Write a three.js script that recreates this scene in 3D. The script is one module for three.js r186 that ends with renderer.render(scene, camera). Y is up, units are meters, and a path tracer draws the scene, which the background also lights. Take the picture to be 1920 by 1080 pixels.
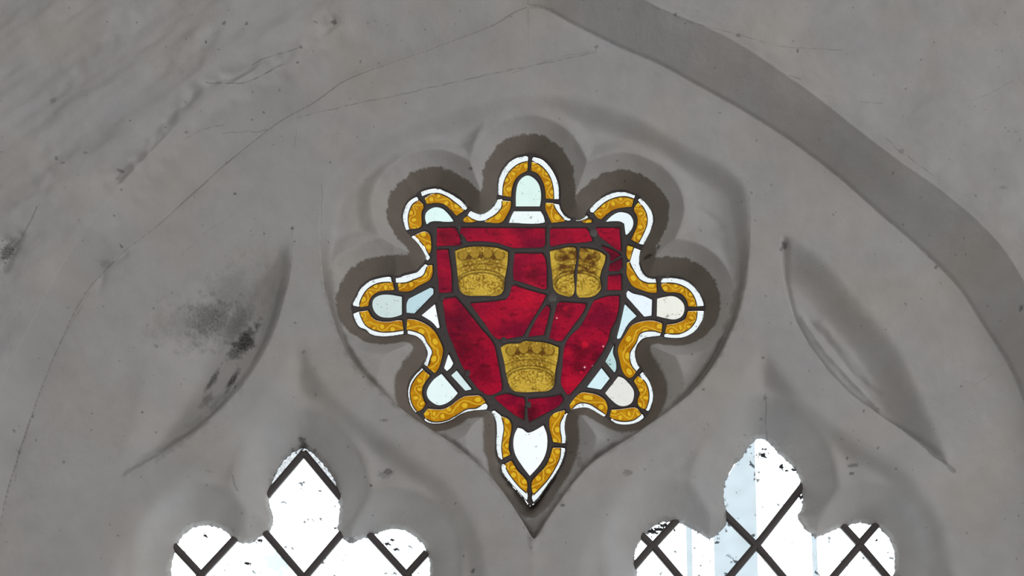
import * as THREE from 'three';
import { ImprovedNoise } from 'three/addons/math/ImprovedNoise.js';
import { mergeGeometries } from 'three/addons/utils/BufferGeometryUtils.js';
import { RectAreaLightUniformsLib } from 'three/addons/lights/RectAreaLightUniformsLib.js';

// ---------------------------------------------------------------- camera, sky, lights, exposure
const scene = new THREE.Scene();
const PITCH = 20 * Math.PI / 180, DIST = 5, WY = 3.4;            // the window's centre is 3.4 m above the floor
const camera = new THREE.PerspectiveCamera(2 * Math.atan(0.54 / DIST) * 180 / Math.PI, 16 / 9, 0.05, 100);
camera.position.set(0, WY - DIST * Math.sin(PITCH), DIST * Math.cos(PITCH));
camera.lookAt(0, WY, 0);
const renderer = new THREE.WebGLRenderer();
renderer.toneMapping = THREE.LinearToneMapping;
renderer.toneMappingExposure = 1.0;
renderer.shadowMap.enabled = true;
RectAreaLightUniformsLib.init();
const SKY = 4.0;                                                  // overcast white sky
scene.background = new THREE.Color().setRGB(SKY * 0.97, SKY * 1.0, SKY * 1.03);
// daylight from right-hand windows, plus an added end window for frontal fill: [centre x, y, z, width, height, facing yaw, radiance]
const DAYLIGHT_AND_FILL = [
  [5.97, 3.0, 3.6, 2.0, 3.0, -Math.PI / 2, 4.9, [1, 0.99, 1.0]],
  [5.97, 3.0, 7.2, 2.0, 3.0, -Math.PI / 2, 2.6, [1, 0.99, 1.0]],
  [-1.6, 3.2, 9.97, 2.8, 3.2, Math.PI, 4.5, [1, 0.966, 0.93]],  // added end window, unseen, gives frontal fill
];
for (const [x, y, z, w, h, yaw, L, tint] of DAYLIGHT_AND_FILL) {
  const a = new THREE.RectAreaLight(new THREE.Color(...tint), L, w, h);
  a.position.set(x, y, z);
    a.rotation.set(0, yaw + Math.PI, 0);
  scene.add(a);
}

// ---------------------------------------------------------------- helpers
const noise = new ImprovedNoise();
let seed = 12345;
const rnd = () => ((seed = (seed * 1664525 + 1013904223) >>> 0) / 4294967296);
const n3 = (x, y, z) => noise.noise(x + 100.3, y + 57.7, z + 11.1);
const fbm = (x, y, z, o = 4) => { let s = 0, a = 1, f = 1, t = 0; for (let i = 0; i < o; i++) { s += a * n3(x * f, y * f, z + i * 7.3); t += a; a *= 0.5; f *= 2.03; } return s / t; };
const sm = (a, b, x) => { const t = Math.min(1, Math.max(0, (x - a) / (b - a))); return t * t * (3 - 2 * t); };
const mix = (a, b, t) => a + (b - a) * t;
const mix3 = (a, b, t) => [mix(a[0], b[0], t), mix(a[1], b[1], t), mix(a[2], b[2], t)];
const lin = c => { c /= 255; return c <= 0.04045 ? c / 12.92 : ((c + 0.055) / 1.055) ** 2.4; };
// Where the sight line of a traced point of the photograph meets the plane z (mm): wall coordinates X, Y in mm about the window's centre
function P(u, v, z = 0) {
  const s = Math.sin(PITCH), c = Math.cos(PITCH), D = DIST * 1000;
  const a = u - 960, b = 540 - v;
  const dy = s * D + c * b, dz = -c * D + s * b, t = (z - c * D) / dz;
  return [t * a, -s * D + t * dy];
}
const PL = (list, z = 0) => { const o = []; for (let i = 0; i < list.length; i += 2) o.push(P(list[i], list[i + 1], z)); return o; };
// smooth a traced outline; sharp corners stay
function smooth(pts, closed = true, step = 4, corner = 0.55) {
  const n = pts.length, out = [], tan = [];
  for (let i = 0; i < n; i++) {
    if (!closed && (i === 0 || i === n - 1)) { tan.push(null); continue; }
    const a = pts[(i + n - 1) % n], b = pts[i], c = pts[(i + 1) % n];
    const l1 = Math.hypot(b[0] - a[0], b[1] - a[1]), l2 = Math.hypot(c[0] - b[0], c[1] - b[1]);
    const d = ((b[0] - a[0]) * (c[0] - b[0]) + (b[1] - a[1]) * (c[1] - b[1])) / (l1 * l2 + 1e-9);
    if (d < corner) { tan.push(null); continue; }
    const tx = (b[0] - a[0]) / l1 + (c[0] - b[0]) / l2, ty = (b[1] - a[1]) / l1 + (c[1] - b[1]) / l2, l = Math.hypot(tx, ty);
    tan.push([tx / l, ty / l]);
  }
  const m = closed ? n : n - 1;
  for (let i = 0; i < m; i++) {
    const a = pts[i], b = pts[(i + 1) % n], L = Math.hypot(b[0] - a[0], b[1] - a[1]);
    const e = [(b[0] - a[0]) / L, (b[1] - a[1]) / L], ta = tan[i] || e, tb = tan[(i + 1) % n] || e, k = Math.max(1, Math.round(L / step));
    for (let j = 0; j < k; j++) {
      const t = j / k, h1 = 2 * t ** 3 - 3 * t * t + 1, h2 = -2 * t ** 3 + 3 * t * t, h3 = t ** 3 - 2 * t * t + t, h4 = t ** 3 - t * t;
      out.push([h1 * a[0] + h2 * b[0] + L * (h3 * ta[0] + h4 * tb[0]), h1 * a[1] + h2 * b[1] + L * (h3 * ta[1] + h4 * tb[1])]);
    }
  }
  if (!closed) out.push(pts[n - 1]);
  return out;
}
// distance to an outline (negative inside when closed); .s is the length along it of the nearest point
class Outline {
  constructor(pts, closed = true) {
    this.pts = pts; this.closed = closed; this.n = closed ? pts.length : pts.length - 1;
    this.x = new Float64Array(pts.length + 1); this.y = new Float64Array(pts.length + 1); this.len = new Float64Array(pts.length + 1);
    this.x0 = this.y0 = 1e9; this.x1 = this.y1 = -1e9;
    for (let i = 0; i <= pts.length; i++) {
      const p = pts[i % pts.length]; this.x[i] = p[0]; this.y[i] = p[1];
      if (i) this.len[i] = this.len[i - 1] + Math.hypot(this.x[i] - this.x[i - 1], this.y[i] - this.y[i - 1]);
      this.x0 = Math.min(this.x0, p[0]); this.x1 = Math.max(this.x1, p[0]); this.y0 = Math.min(this.y0, p[1]); this.y1 = Math.max(this.y1, p[1]);
    }
  }
  near(px, py, m) { return px > this.x0 - m && px < this.x1 + m && py > this.y0 - m && py < this.y1 + m; }
  sd(px, py, m = 1e9) {
    if (!this.near(px, py, m)) return m;
    const { x, y, n } = this; let best = 1e18, inside = false, bi = 0, bt = 0;
    for (let i = 0; i < n; i++) {
      const ax = x[i], ay = y[i], ex = x[i + 1] - ax, ey = y[i + 1] - ay, wx = px - ax, wy = py - ay;
      let t = (wx * ex + wy * ey) / (ex * ex + ey * ey + 1e-12); t = t < 0 ? 0 : t > 1 ? 1 : t;
      const dx = wx - ex * t, dy = wy - ey * t, d = dx * dx + dy * dy;
      if (d < best) { best = d; bi = i; bt = t; }
      if ((ay > py) !== (y[i + 1] > py) && px < ex * (py - ay) / ey + ax) inside = !inside;
    }
    this.s = this.len[bi] + bt * (this.len[bi + 1] - this.len[bi]);
    this.q = [x[bi] + bt * (x[bi + 1] - x[bi]), y[bi] + bt * (y[bi + 1] - y[bi])];
    const d = Math.sqrt(best);
    return this.closed && inside ? -d : d;
  }
}
function inflate(pts, r) {                                        // push a closed outline outwards
  const n = pts.length; let area = 0;
  for (let i = 0; i < n; i++) { const a = pts[i], b = pts[(i + 1) % n]; area += a[0] * b[1] - b[0] * a[1]; }
  const sg = area > 0 ? 1 : -1;
  return pts.map((p, i) => {
    const a = pts[(i + n - 1) % n], c = pts[(i + 1) % n];
    let nx = 0, ny = 0;
    for (const [q, w] of [[a, p], [p, c]]) { const l = Math.hypot(w[0] - q[0], w[1] - q[1]) + 1e-9; nx += (w[1] - q[1]) / l; ny -= (w[0] - q[0]) / l; }
    const l = Math.hypot(nx, ny) + 1e-9, k = Math.min(1.8, 2 / l);
    return [p[0] + sg * nx / l * r * k, p[1] + sg * ny / l * r * k];
  });
}
const taken = {};
const numbered = n => { const k = taken[n] = (taken[n] ?? -1) + 1; return k ? n + '_' + String(k).padStart(3, '0') : n; };
function add(o, name, parent = scene, data = {}) {
  o.name = parent === scene ? numbered(name) : name; o.userData = { ...data }; parent.add(o);
  o.traverse(m => { if (m.isMesh) { m.castShadow = true; m.receiveShadow = true; } });
  return o;
}
const box = (x0, x1, y0, y1, z0, z1) => new THREE.BoxGeometry(x1 - x0, y1 - y0, z1 - z0).translate((x0 + x1) / 2, (y0 + y1) / 2, (z0 + z1) / 2);

// ---------------------------------------------------------------- outlines traced from the photograph (pixels)
const ZF = 85, ZW = 165;                                           // tracery face and wall plaster, mm in front of the glass
const OCT = smooth(PL([993, 291, 1015, 297, 1033, 312, 1045, 335, 1049, 358, 1049, 380, 1053, 396, 1066, 409, 1085, 412, 1099, 404, 1106, 392, 1119, 378, 1137, 366, 1155, 360, 1173, 360, 1190, 366, 1203, 373, 1213, 383, 1221, 395, 1225, 411, 1222, 425, 1216, 441, 1207, 457, 1201, 470, 1199, 483, 1199, 497, 1205, 511, 1214, 520, 1228, 522, 1245, 521, 1265, 521, 1286, 526, 1302, 538, 1314, 555, 1320, 573, 1320, 585, 1318, 598, 1310, 612, 1298, 625, 1279, 633, 1261, 634, 1247, 633, 1236, 631, 1220, 632, 1206, 635, 1197, 644, 1191, 657, 1192, 673, 1199, 689, 1207, 699, 1217, 714, 1224, 734, 1224, 751, 1218, 767, 1207, 784, 1194, 792, 1175, 796, 1155, 794, 1134, 782, 1118, 773, 1102, 765, 1086, 765, 1071, 769, 1064, 777, 1060, 788, 1059, 804, 1061, 821, 1059, 847, 1053, 867, 1040, 890, 1024, 912, 1008, 935, 1000, 943, 994, 947, 987, 938, 971, 920, 955, 902, 942, 885, 940, 873, 934, 855, 931, 841, 931, 804, 929, 786, 922, 773, 911, 769, 881, 771, 864, 776, 848, 787, 832, 793, 815, 795, 803, 793, 795, 788, 780, 774, 771, 763, 767, 752, 765, 740, 766, 727, 769, 717, 778, 703, 790, 691, 795, 682, 799, 673, 802, 661, 799, 653, 793, 641, 783, 632, 766, 627, 755, 627, 730, 631, 709, 631, 695, 627, 686, 619, 674, 614, 665, 600, 662, 590, 661, 570, 669, 555, 678, 539, 693, 527, 711, 521, 731, 519, 743, 521, 762, 515, 781, 510, 790, 502, 797, 494, 799, 484, 792, 469, 783, 456, 772, 445, 762, 432, 757, 419, 755, 405, 759, 390, 767, 377, 780, 369, 790, 359, 803, 355, 819, 353, 836, 359, 855, 369, 869, 380, 878, 391, 889, 398, 902, 401, 915, 396, 926, 386, 932, 376, 934, 363, 934, 344, 940, 324, 951, 308, 966, 297, 984, 292]), true, 6);
const low = (l, r, y = 1090) => { const a = P(l, y), b = P(r, y); return [[b[0], -1480], [a[0], -1480]]; };
const LIGHT_L = [...smooth(PL([321, 1090, 321, 1062, 326, 1040, 333, 1018, 345, 1002, 365, 989, 385, 985, 405, 988, 422, 996, 433, 1007, 446, 1016, 467, 1019, 486, 1007, 500, 1000, 512, 984, 510, 962, 505, 945, 506, 920, 514, 892, 528, 868, 545, 852, 569, 838, 590, 853, 610, 874, 629, 903, 636, 938, 637, 965, 634, 993, 642, 1008, 660, 1019, 680, 1010, 703, 1001, 728, 992, 755, 993, 780, 1007, 797, 1026, 806, 1062, 806, 1090]), false, 5), ...low(321, 806)];
const LIGHT_R = [...smooth(PL([1196, 1090, 1192, 1062, 1190, 1034, 1199, 1016, 1212, 998, 1227, 986, 1248, 978, 1269, 979, 1295, 989, 1316, 1002, 1330, 1011, 1343, 1002, 1361, 982, 1365, 966, 1358, 945, 1356, 922, 1363, 896, 1375, 873, 1391, 858, 1399, 845, 1411, 830, 1424, 822, 1440, 828, 1464, 854, 1482, 870, 1498, 892, 1501, 915, 1505, 938, 1503, 955, 1496, 967, 1505, 984, 1516, 997, 1529, 1007, 1546, 1001, 1570, 992, 1590, 985, 1611, 980, 1635, 984, 1652, 992, 1664, 1005, 1675, 1026, 1678, 1050, 1676, 1090]), false, 5), ...low(1196, 1676)];
const RECESS = smooth(PL([1000, 172, 1085, 186, 1180, 212, 1290, 272, 1370, 318, 1397, 348, 1405, 400, 1402, 500, 1378, 610, 1310, 725, 1205, 808, 1105, 876, 1048, 945, 1004, 1014, 998, 1014, 962, 955, 918, 896, 850, 838, 752, 770, 655, 675, 612, 560, 600, 450, 608, 350, 650, 300, 740, 242, 880, 194], 78), true, 12);
const CREASE = [...smooth(PL([-20, 1090, -8, 1010, 12, 920, 50, 800, 100, 665, 165, 540, 230, 470, 300, 415, 350, 370, 440, 290, 520, 228, 595, 185, 640, 152, 740, 112, 830, 80, 920, 46, 1000, 13, 1080, 48, 1165, 90, 1240, 122, 1300, 155, 1390, 205, 1480, 262, 1570, 330, 1650, 400, 1730, 470, 1800, 541, 1850, 618, 1890, 680, 1920, 748, 1950, 850, 1970, 950, 1980, 1090], ZF), false, 10), [P(1980, 1090, ZF)[0], -1510], [P(-20, 1090, ZF)[0], -1510]];
const ARRIS = [...smooth(PL([-80, 1090, -75, 1000, -55, 860, -5, 730, 60, 600, 120, 490, 180, 402, 232, 333, 285, 280, 350, 217, 440, 152, 530, 90, 620, 33, 690, -2, 790, -45, 890, -90, 1000, -140, 1110, -65, 1225, 8, 1320, 48, 1390, 84, 1460, 130, 1525, 176, 1600, 235, 1685, 300, 1760, 352, 1835, 415, 1885, 470, 1930, 545, 1985, 660, 2030, 780, 2055, 900, 2065, 1090], ZW), false, 10), [P(2065, 1090, ZW)[0], -1580], [P(-80, 1090, ZW)[0], -1580]];
const LEAF_L_IN = smooth(PL([548, 428, 547, 500, 535, 560, 505, 645, 452, 728, 382, 798, 310, 848, 238, 892, 205, 930], ZF), false, 8);      // sharp side
const LEAF_L_OUT = smooth(PL([205, 930, 235, 820, 262, 720, 300, 610, 360, 520, 440, 460, 548, 428], ZF), false, 8);                        // soft side
const LEAF_R_IN = smooth(PL([1464, 430, 1468, 510, 1488, 590, 1528, 660, 1588, 728, 1640, 770, 1700, 812, 1788, 888], ZF), false, 8);
const LEAF_R_OUT = smooth(PL([1788, 888, 1762, 810, 1728, 735, 1682, 640, 1605, 550, 1542, 478, 1464, 430], ZF), false, 8);
const OGEE_L = [...smooth(PL([215, 1090, 235, 1010, 300, 925, 400, 850, 480, 775, 530, 710, 560, 652, 592, 705, 650, 770, 740, 835, 830, 905, 890, 1000, 912, 1090], 78), false, 10), [-50, -1500], [-770, -1500]];
const OGEE_R = [...smooth(PL([1090, 1090, 1112, 1005, 1190, 890, 1290, 808, 1370, 742, 1410, 690, 1430, 652, 1455, 692, 1500, 750, 1580, 815, 1680, 875, 1752, 970, 1785, 1090], 78), false, 10), [840, -1500], [130, -1500]];
const oOct = new Outline(OCT), oL = new Outline(LIGHT_L), oR = new Outline(LIGHT_R), oRec = new Outline(RECESS), oCr = new Outline(CREASE), oAr = new Outline(ARRIS);
const oLLi = new Outline(LEAF_L_IN, false), oLLo = new Outline(LEAF_L_OUT, false), oLL = new Outline([...LEAF_L_IN, ...LEAF_L_OUT]);
const oLRi = new Outline(LEAF_R_IN, false), oLRo = new Outline(LEAF_R_OUT, false), oLR = new Outline([...LEAF_R_IN, ...LEAF_R_OUT]);
const oGL = new Outline(OGEE_L), oGR = new Outline(OGEE_R);
const RIDGES = [[PL([1508, 592, 1540, 640, 1588, 696, 1650, 760], 60), 7, 6], [PL([1522, 600, 1560, 640, 1600, 690, 1650, 735], 60), -6, 7], [PL([1545, 600, 1590, 655, 1640, 720], 60), 5, 9],
  [PL([470, 600, 440, 640, 405, 690, 380, 735], 55), 5, 7], [PL([448, 690, 420, 730, 390, 770], 55), -5, 5], [PL([560, 660, 575, 700, 570, 760], 85), -4, 14],
  [PL([380, 960, 430, 905, 500, 890], 60), 3, 10], [PL([620, 33, 540, 90, 450, 132, 375, 160, 320, 212, 262, 285, 215, 330], ZW), -15, 14], [PL([650, 48, 545, 122, 452, 176, 368, 236, 303, 304, 246, 374, 196, 436], ZW), 8, 15], [PL([250, 20, 200, 70, 150, 130, 100, 200, 92, 330, 20, 460], ZW), -4, 30],
  [PL([400, 55, 350, 120, 290, 130], ZW), -5, 18], [PL([370, 75, 330, 110], ZW), 5, 14], [PL([230, 310, 200, 360, 180, 330], ZW), -5, 24], [PL([10, 450, 35, 440, 8, 500], ZW), -12, 8], [PL([230, 470, 195, 490, 185, 530], 100), -4, 8],
  [PL([1000, 1010, 1000, 1090], 85), 4, 7],
  [PL([835, 264, 868, 269, 884, 258], 58), -5, 6], [PL([1072, 256, 1082, 286, 1092, 300], 58), -5, 5], [PL([1085, 262, 1120, 270], 58), -4, 7], [PL([1296, 384, 1332, 402, 1352, 420], 58), -6, 6], [PL([640, 470, 668, 455, 700, 452], 58), -4, 8], [PL([888, 292, 892, 262, 908, 230], 62), 4, 7], [PL([1096, 296, 1072, 255, 1060, 232], 62), 3, 8], [PL([1300, 425, 1370, 440], 62), 4, 9],
].map(([p, a, w]) => [new Outline(smooth(p, false, 6), false), a, w]);

// ---------------------------------------------------------------- the carved stone and plaster as one surface z = h(X, Y)
const S = 2.0, FX0 = -1010, FX1 = 1010, FY0 = -650, FY1 = 620;
const axis = (a, b, lo, hi) => { const o = []; for (let v = lo; v < a - 1e-6; v += 12) o.push(v); for (let v = a; v <= b + 1e-6; v += S) o.push(v); for (let v = b + 8; v < hi; v += 12) o.push(v); o.push(hi); return o; };
const XS = axis(FX0, FX1, -1600, 1600), YS = axis(FY0, FY1, -1640, 900), NX = XS.length, NY = YS.length;
const H = new Float32Array(NX * NY), D_OCT = new Float32Array(NX * NY), D_LT = new Float32Array(NX * NY), D_CR = new Float32Array(NX * NY), SOFT = new Float32Array(NX * NY), D_REC = new Float32Array(NX * NY).fill(60);
function foil(d, y) {                                             // section through the octofoil: chamfer, hollow, roll, sunk eye
  const up = sm(-140, 60, y);                                       // the lower foils have lost their rolls under limewash
  if (d < 0) return Math.max(-6, d * 3);
  if (d < 28) return 36 * Math.pow(d / 28, 0.85);
  const top = mix(58, 64, up);
  if (d < 54) { const t = (d - 28) / 26; return 36 + (top - 36) * (1.25 * t - 0.25 * t * t - 0.5 * up * t * (1 - t)); }
  return top - mix(2, 13, up) * sm(54, 88, d);
}
function lightSection(d) {                                          // soft hollow round the lower lights, a worn roll, a sunk eye
  if (d < 0) return Math.max(-6, d * 3);
  if (d < 6) return 9 * d / 6;
  if (d < 56) { const t = (d - 6) / 50; return 9 + 57 * (1.15 * t - 0.15 * t * t - 0.35 * t * (1 - t)); }
  return 66 - 7 * sm(56, 84, d);
}
for (let j = 0; j < NY; j++) for (let i = 0; i < NX; i++) {
  const x = XS[i], y = YS[j], k = j * NX + i;
  const big = fbm(x / 190, y / 190, 0, 2), mid = n3(x / 45, y / 45, 3), fine = fbm(x / 15, y / 15, 5, 2);
  const dc = oCr.sd(x, y); D_CR[k] = dc;
  const dO0 = oOct.sd(x, y, 260), dO = dO0 + 0.7 * n3(x / 9, y / 9, 21) * Math.exp(-((dO0 / 8) ** 2)), dL0 = Math.min(oL.sd(x, y, 260), oR.sd(x, y, 260));
  const dL = dL0 + (1.8 * n3(x / 11, y / 11, 33) + 1.8 * n3(x / 5, y / 5, 31)) * Math.exp(-((dL0 / 7) ** 2));
  D_OCT[k] = dO; D_LT[k] = dL;
  let z;
  if (dc > 0) {
    const da = dc > 190 ? 60 : oAr.sd(x, y);
    const t = da > 0 ? 1 : dc / (dc - da);
    z = mix(ZF, ZW, t) - (da > -50 ? 2.2 * Math.exp(-((da / 15) ** 2)) : 0);
    const edge = 1 - sm(1450, 1590, Math.max(Math.abs(x), (y < 0 ? -y - 20 : y + 700)));
    const left = sm(200, -500, x), streak = fbm((x * 0.72 + y * 0.65) / 260, (y * 0.8 - x * 0.62) / 95, 9, 3);
    z += edge * sm(0, 60, da) * ((5 + 16 * left) * streak + 7 * big) + edge * sm(0, 30, dc) * (1.8 * mid + 3 * big);
  } else {
    z = ZF + 2.5 * big + 1.0 * mid + 4 * sm(-160, 0, dc);
    const g = Math.min(oGL.sd(x, y, 60), oGR.sd(x, y, 60)), ls = lightSection(dL);
    const dr = oRec.sd(x, y, 60);
    if (dr < 0) {
      const w = sm(-1, -mix(11, 50, sm(-60, 260, y)), dr);
      z = mix(z, Math.min(z, foil(dO, y) + 1.2 * mid - 36 * sm(-290, -480, y) - 7 * sm(40, -120, y) * Math.exp(-(((dr + 10) / 5) ** 2))), w);
    }
    if (oLL.near(x, y, 2) && oLL.sd(x, y) < 0) z -= 58 * sm(0, 30, oLLi.sd(x, y)) * sm(0, 130, oLLo.sd(x, y));
    if (oLR.near(x, y, 2) && oLR.sd(x, y) < 0) { const di = oLRi.sd(x, y), dou = oLRo.sd(x, y); z -= 46 * sm(0, 14, di) * sm(0, 70, dou) + 12 * Math.exp(-(((di - 8) / 6) ** 2)) * sm(4, 20, dou); };
    if (g < 6) z = mix(z, Math.min(z, ls), sm(6, -34, g));
    if (dO < 0) z = foil(dO, y);
    const leaf = Math.min(oLL.sd(x, y, 40), oLR.sd(x, y, 40));
    SOFT[k] = dc > -30 || dL > 220 ? 0 : sm(10, 30, dL) * sm(220, 170, dL) * sm(8, 36, dr) * sm(2, 26, leaf); D_REC[k] = dr;
    if (dr < 0) SOFT[k] = Math.max(SOFT[k], 0.3 * sm(29, 42, dO) * sm(-120, 0, y));
  }
  if (x > 30) z -= 5 * Math.exp(-((dc / 2.6) ** 2)); else if (dc < 0) z -= 11 * Math.exp(dc / 42) * sm(60, -60, x);
  else if (dc < 60) z -= 11 * Math.exp(-dc / 16) * sm(60, -60, x);
  if (z > 4) for (const [o, a, w] of RIDGES) if (o.near(x, y, w * 3)) { const d = o.sd(x, y); if (d < w * 3) z += a * Math.exp(-((d / w) ** 2)) * (0.7 + 0.6 * n3(x / 25, y / 25, 41)); }
  if (z > 8) z += 0.7 * fine;
  H[k] = z;
}
// limewash rounds off the mouldings round the lower lights
{
  const B = new Float32Array(H.length), R = 5;
  for (let pass = 0; pass < 1; pass++) for (const st of [1, NX]) {
    for (let j = R; j < NY - R; j++) for (let i = R; i < NX - R; i++) {
      const k = j * NX + i; B[k] = H[k];
      const w = SOFT[k];
      if (w > 0) { let t = 0; for (let q = -R; q <= R; q++) t += H[k + q * st]; B[k] = mix(H[k], t / (2 * R + 1), w); }
    }
    for (let j = R; j < NY - R; j++) for (let i = R; i < NX - R; i++) H[j * NX + i] = B[j * NX + i];
  }
}
function surface(keep, geoName) {
  const map = new Int32Array(NX * NY).fill(-1), pos = [], nor = [], uv = [], idx = [];
  const vid = (i, j) => {
    const k = j * NX + i; if (map[k] >= 0) return map[k];
    const i0 = Math.max(0, i - 1), i1 = Math.min(NX - 1, i + 1), j0 = Math.max(0, j - 1), j1 = Math.min(NY - 1, j + 1);
    const gx = (H[j * NX + i1] - H[j * NX + i0]) / (XS[i1] - XS[i0]), gy = (H[j1 * NX + i] - H[j0 * NX + i]) / (YS[j1] - YS[j0]), l = Math.hypot(gx, gy, 1);
    pos.push(XS[i] / 1000, WY + YS[j] / 1000, H[k] / 1000); nor.push(-gx / l, -gy / l, 1 / l);
    uv.push((XS[i] - FX0) / (FX1 - FX0), (YS[j] - FY0) / (FY1 - FY0));
    return map[k] = pos.length / 3 - 1;
  };
  const edge = new Map(), cut = (v, f) => {                         // a triangle trimmed where it reaches the glass
    const poly = [];
    for (let t = 0; t < 3; t++) {
      const p = v[t], q = v[(t + 1) % 3], fp = f[t], fq = f[(t + 1) % 3];
      if (fp >= 0) poly.push(p);
      if ((fp >= 0) !== (fq >= 0)) {
        const key = Math.min(p, q) + '_' + Math.max(p, q);
        if (!edge.has(key)) { const s = fp / (fp - fq); for (const [A, m] of [[pos, 3], [nor, 3], [uv, 2]]) for (let c = 0; c < m; c++) A.push(mix(A[p * m + c], A[q * m + c], s)); edge.set(key, pos.length / 3 - 1); }
        poly.push(edge.get(key));
      }
    }
    for (let t = 1; t + 1 < poly.length; t++) idx.push(poly[0], poly[t], poly[t + 1]);
  };
  for (let j = 0; j < NY - 1; j++) for (let i = 0; i < NX - 1; i++) {
    const k = j * NX + i, ks = [k, k + 1, k + NX, k + NX + 1];
    if (!keep(k)) continue;
    const dd = ks.map(q => Math.min(D_OCT[q], D_LT[q]) + 0.4), n = dd.filter(q => q >= 0).length;
    if (!n) continue;
    const a = vid(i, j), b = vid(i + 1, j), c = vid(i, j + 1), d = vid(i + 1, j + 1);
    if (n < 4) { cut([a, b, d], [dd[0], dd[1], dd[3]]); cut([a, d, c], [dd[0], dd[3], dd[2]]); continue; }
    if (Math.abs(H[ks[0]] - H[ks[3]]) < Math.abs(H[ks[1]] - H[ks[2]])) idx.push(a, b, d, a, d, c); else idx.push(a, b, c, b, d, c);
  }
  const g = new THREE.BufferGeometry();
  g.setAttribute('position', new THREE.Float32BufferAttribute(pos, 3)); g.setAttribute('normal', new THREE.Float32BufferAttribute(nor, 3)); g.setAttribute('uv', new THREE.Float32BufferAttribute(uv, 2));
  g.setIndex(idx); return g;
}

// limewash, bare stone, soot, specks and cracks
const TW = 2048, TH = 1288, stone = new Uint8Array(TW * TH * 4), bump = new Uint8Array(TW * TH * 4), dark = new Float32Array(TW * TH);
const toTex = (X, Y) => [(X - FX0) / (FX1 - FX0) * TW, (Y - FY0) / (FY1 - FY0) * TH];
function spot(u, v, z, r, a, e = 1, ang = 0) {                    // dirt speck with a ragged edge
  const [cx, cy] = toTex(...P(u, v, z)), R = r * Math.max(e, 1) * 1.6 + 2;
  for (let y = Math.floor(cy - R); y <= cy + R; y++) for (let x = Math.floor(cx - R); x <= cx + R; x++) {
    if (x < 0 || y < 0 || x >= TW || y >= TH) continue;
    const dx = x - cx, dy = y - cy, p = (dx * Math.cos(ang) + dy * Math.sin(ang)) / e, q = -dx * Math.sin(ang) + dy * Math.cos(ang);
    const d = Math.hypot(p, q) / r * (1 + 0.55 * n3(x / 4, y / 4, 71));
    const w = a * sm(1.15, 0.55, d) * (0.75 + 0.5 * n3(x / 2.3, y / 2.3, 77)); if (w > dark[y * TW + x]) dark[y * TW + x] = w;
  }
}
function crack(list, z, w, a, gap = 0.25) {
  const o = new Outline(smooth(PL(list, z).map(p => toTex(...p)), false, 5), false);
  for (let y = Math.max(0, Math.floor(o.y0 - 5)); y <= Math.min(TH - 1, o.y1 + 5); y++) for (let x = Math.max(0, Math.floor(o.x0 - 5)); x <= Math.min(TW - 1, o.x1 + 5); x++) {
    const d = Math.abs(o.sd(x + 2.2 * n3(x / 22, y / 22, 81), y + 2.2 * n3(x / 22, y / 22, 83)));
    const br = sm(-gap - 0.1, -gap + 0.25, n3(x / 14, y / 14, 87));
    const v = 0.62 * a * sm(w, w * 0.3, d) * (0.35 + 0.65 * br); if (v > dark[y * TW + x]) dark[y * TW + x] = v;
  }
}
crack([556, 218, 640, 200, 740, 179, 870, 150, 960, 130, 1120, 98], 88, 1.7, 0.55, 0.1);
crack([960, 132, 1040, 104, 1118, 90], 100, 1.2, 0.35);
crack([385, 152, 445, 155, 490, 135, 530, 112], ZW, 1.6, 0.8, 0.1); crack([470, 118, 525, 95, 560, 82], ZW, 1.4, 0.6);
crack([415, 215, 380, 230, 340, 255], 170, 1.2, 0.4); crack([500, 240, 420, 262], 88, 1.2, 0.4);
crack([1220, 8, 1300, 42, 1385, 66, 1450, 85, 1500, 90, 1580, 94], ZW, 1.3, 0.45, 0.15); crack([1500, 150, 1480, 140], ZW, 1.5, 0.5);
crack([1610, 190, 1655, 194], ZW, 1.2, 0.5); crack([1820, 190, 1850, 178, 1900, 150], ZW, 1.2, 0.35); crack([1660, 260, 1690, 285, 1750, 330], ZW, 1.2, 0.5);
 crack([548, 428, 546, 500, 520, 600], 75, 1.6, 0.35, 0); crack([604, 350, 602, 450, 610, 545], 80, 1.4, 0.35);
crack([1404, 360, 1404, 450, 1396, 520], 80, 1.4, 0.4); crack([1434, 740, 1440, 790, 1448, 830], 60, 1.4, 0.6); crack([1860, 700, 1830, 722, 1808, 714], 88, 1.2, 0.3);
 crack([165, 545, 140, 590, 110, 640], 90, 1.4, 0.35); crack([555, 245, 550, 275], 88, 1.2, 0.35); crack([330, 490, 370, 450, 440, 400], 84, 1.2, 0.25);
crack([50, 800, 30, 860, 25, 900], 90, 1.4, 0.4); crack([70, 390, 60, 410, 8, 480], ZW, 2.2, 0.55); crack([1790, 888, 1740, 850], 80, 1.6, 0.5);
crack([1490, 595, 1530, 664, 1590, 733, 1645, 775, 1705, 818, 1786, 886], 76, 6, 0.55, 0.3); crack([230, 895, 275, 868, 330, 842, 390, 795], 72, 6, 0.4, 0.3); crack([1640, 770, 1650, 760], 70, 6, 0.5, 0.4);
crack([436, 895, 440, 910, 445, 920], 60, 2.4, 0.5); crack([385, 882, 410, 885], 70, 1.4, 0.4);
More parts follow.
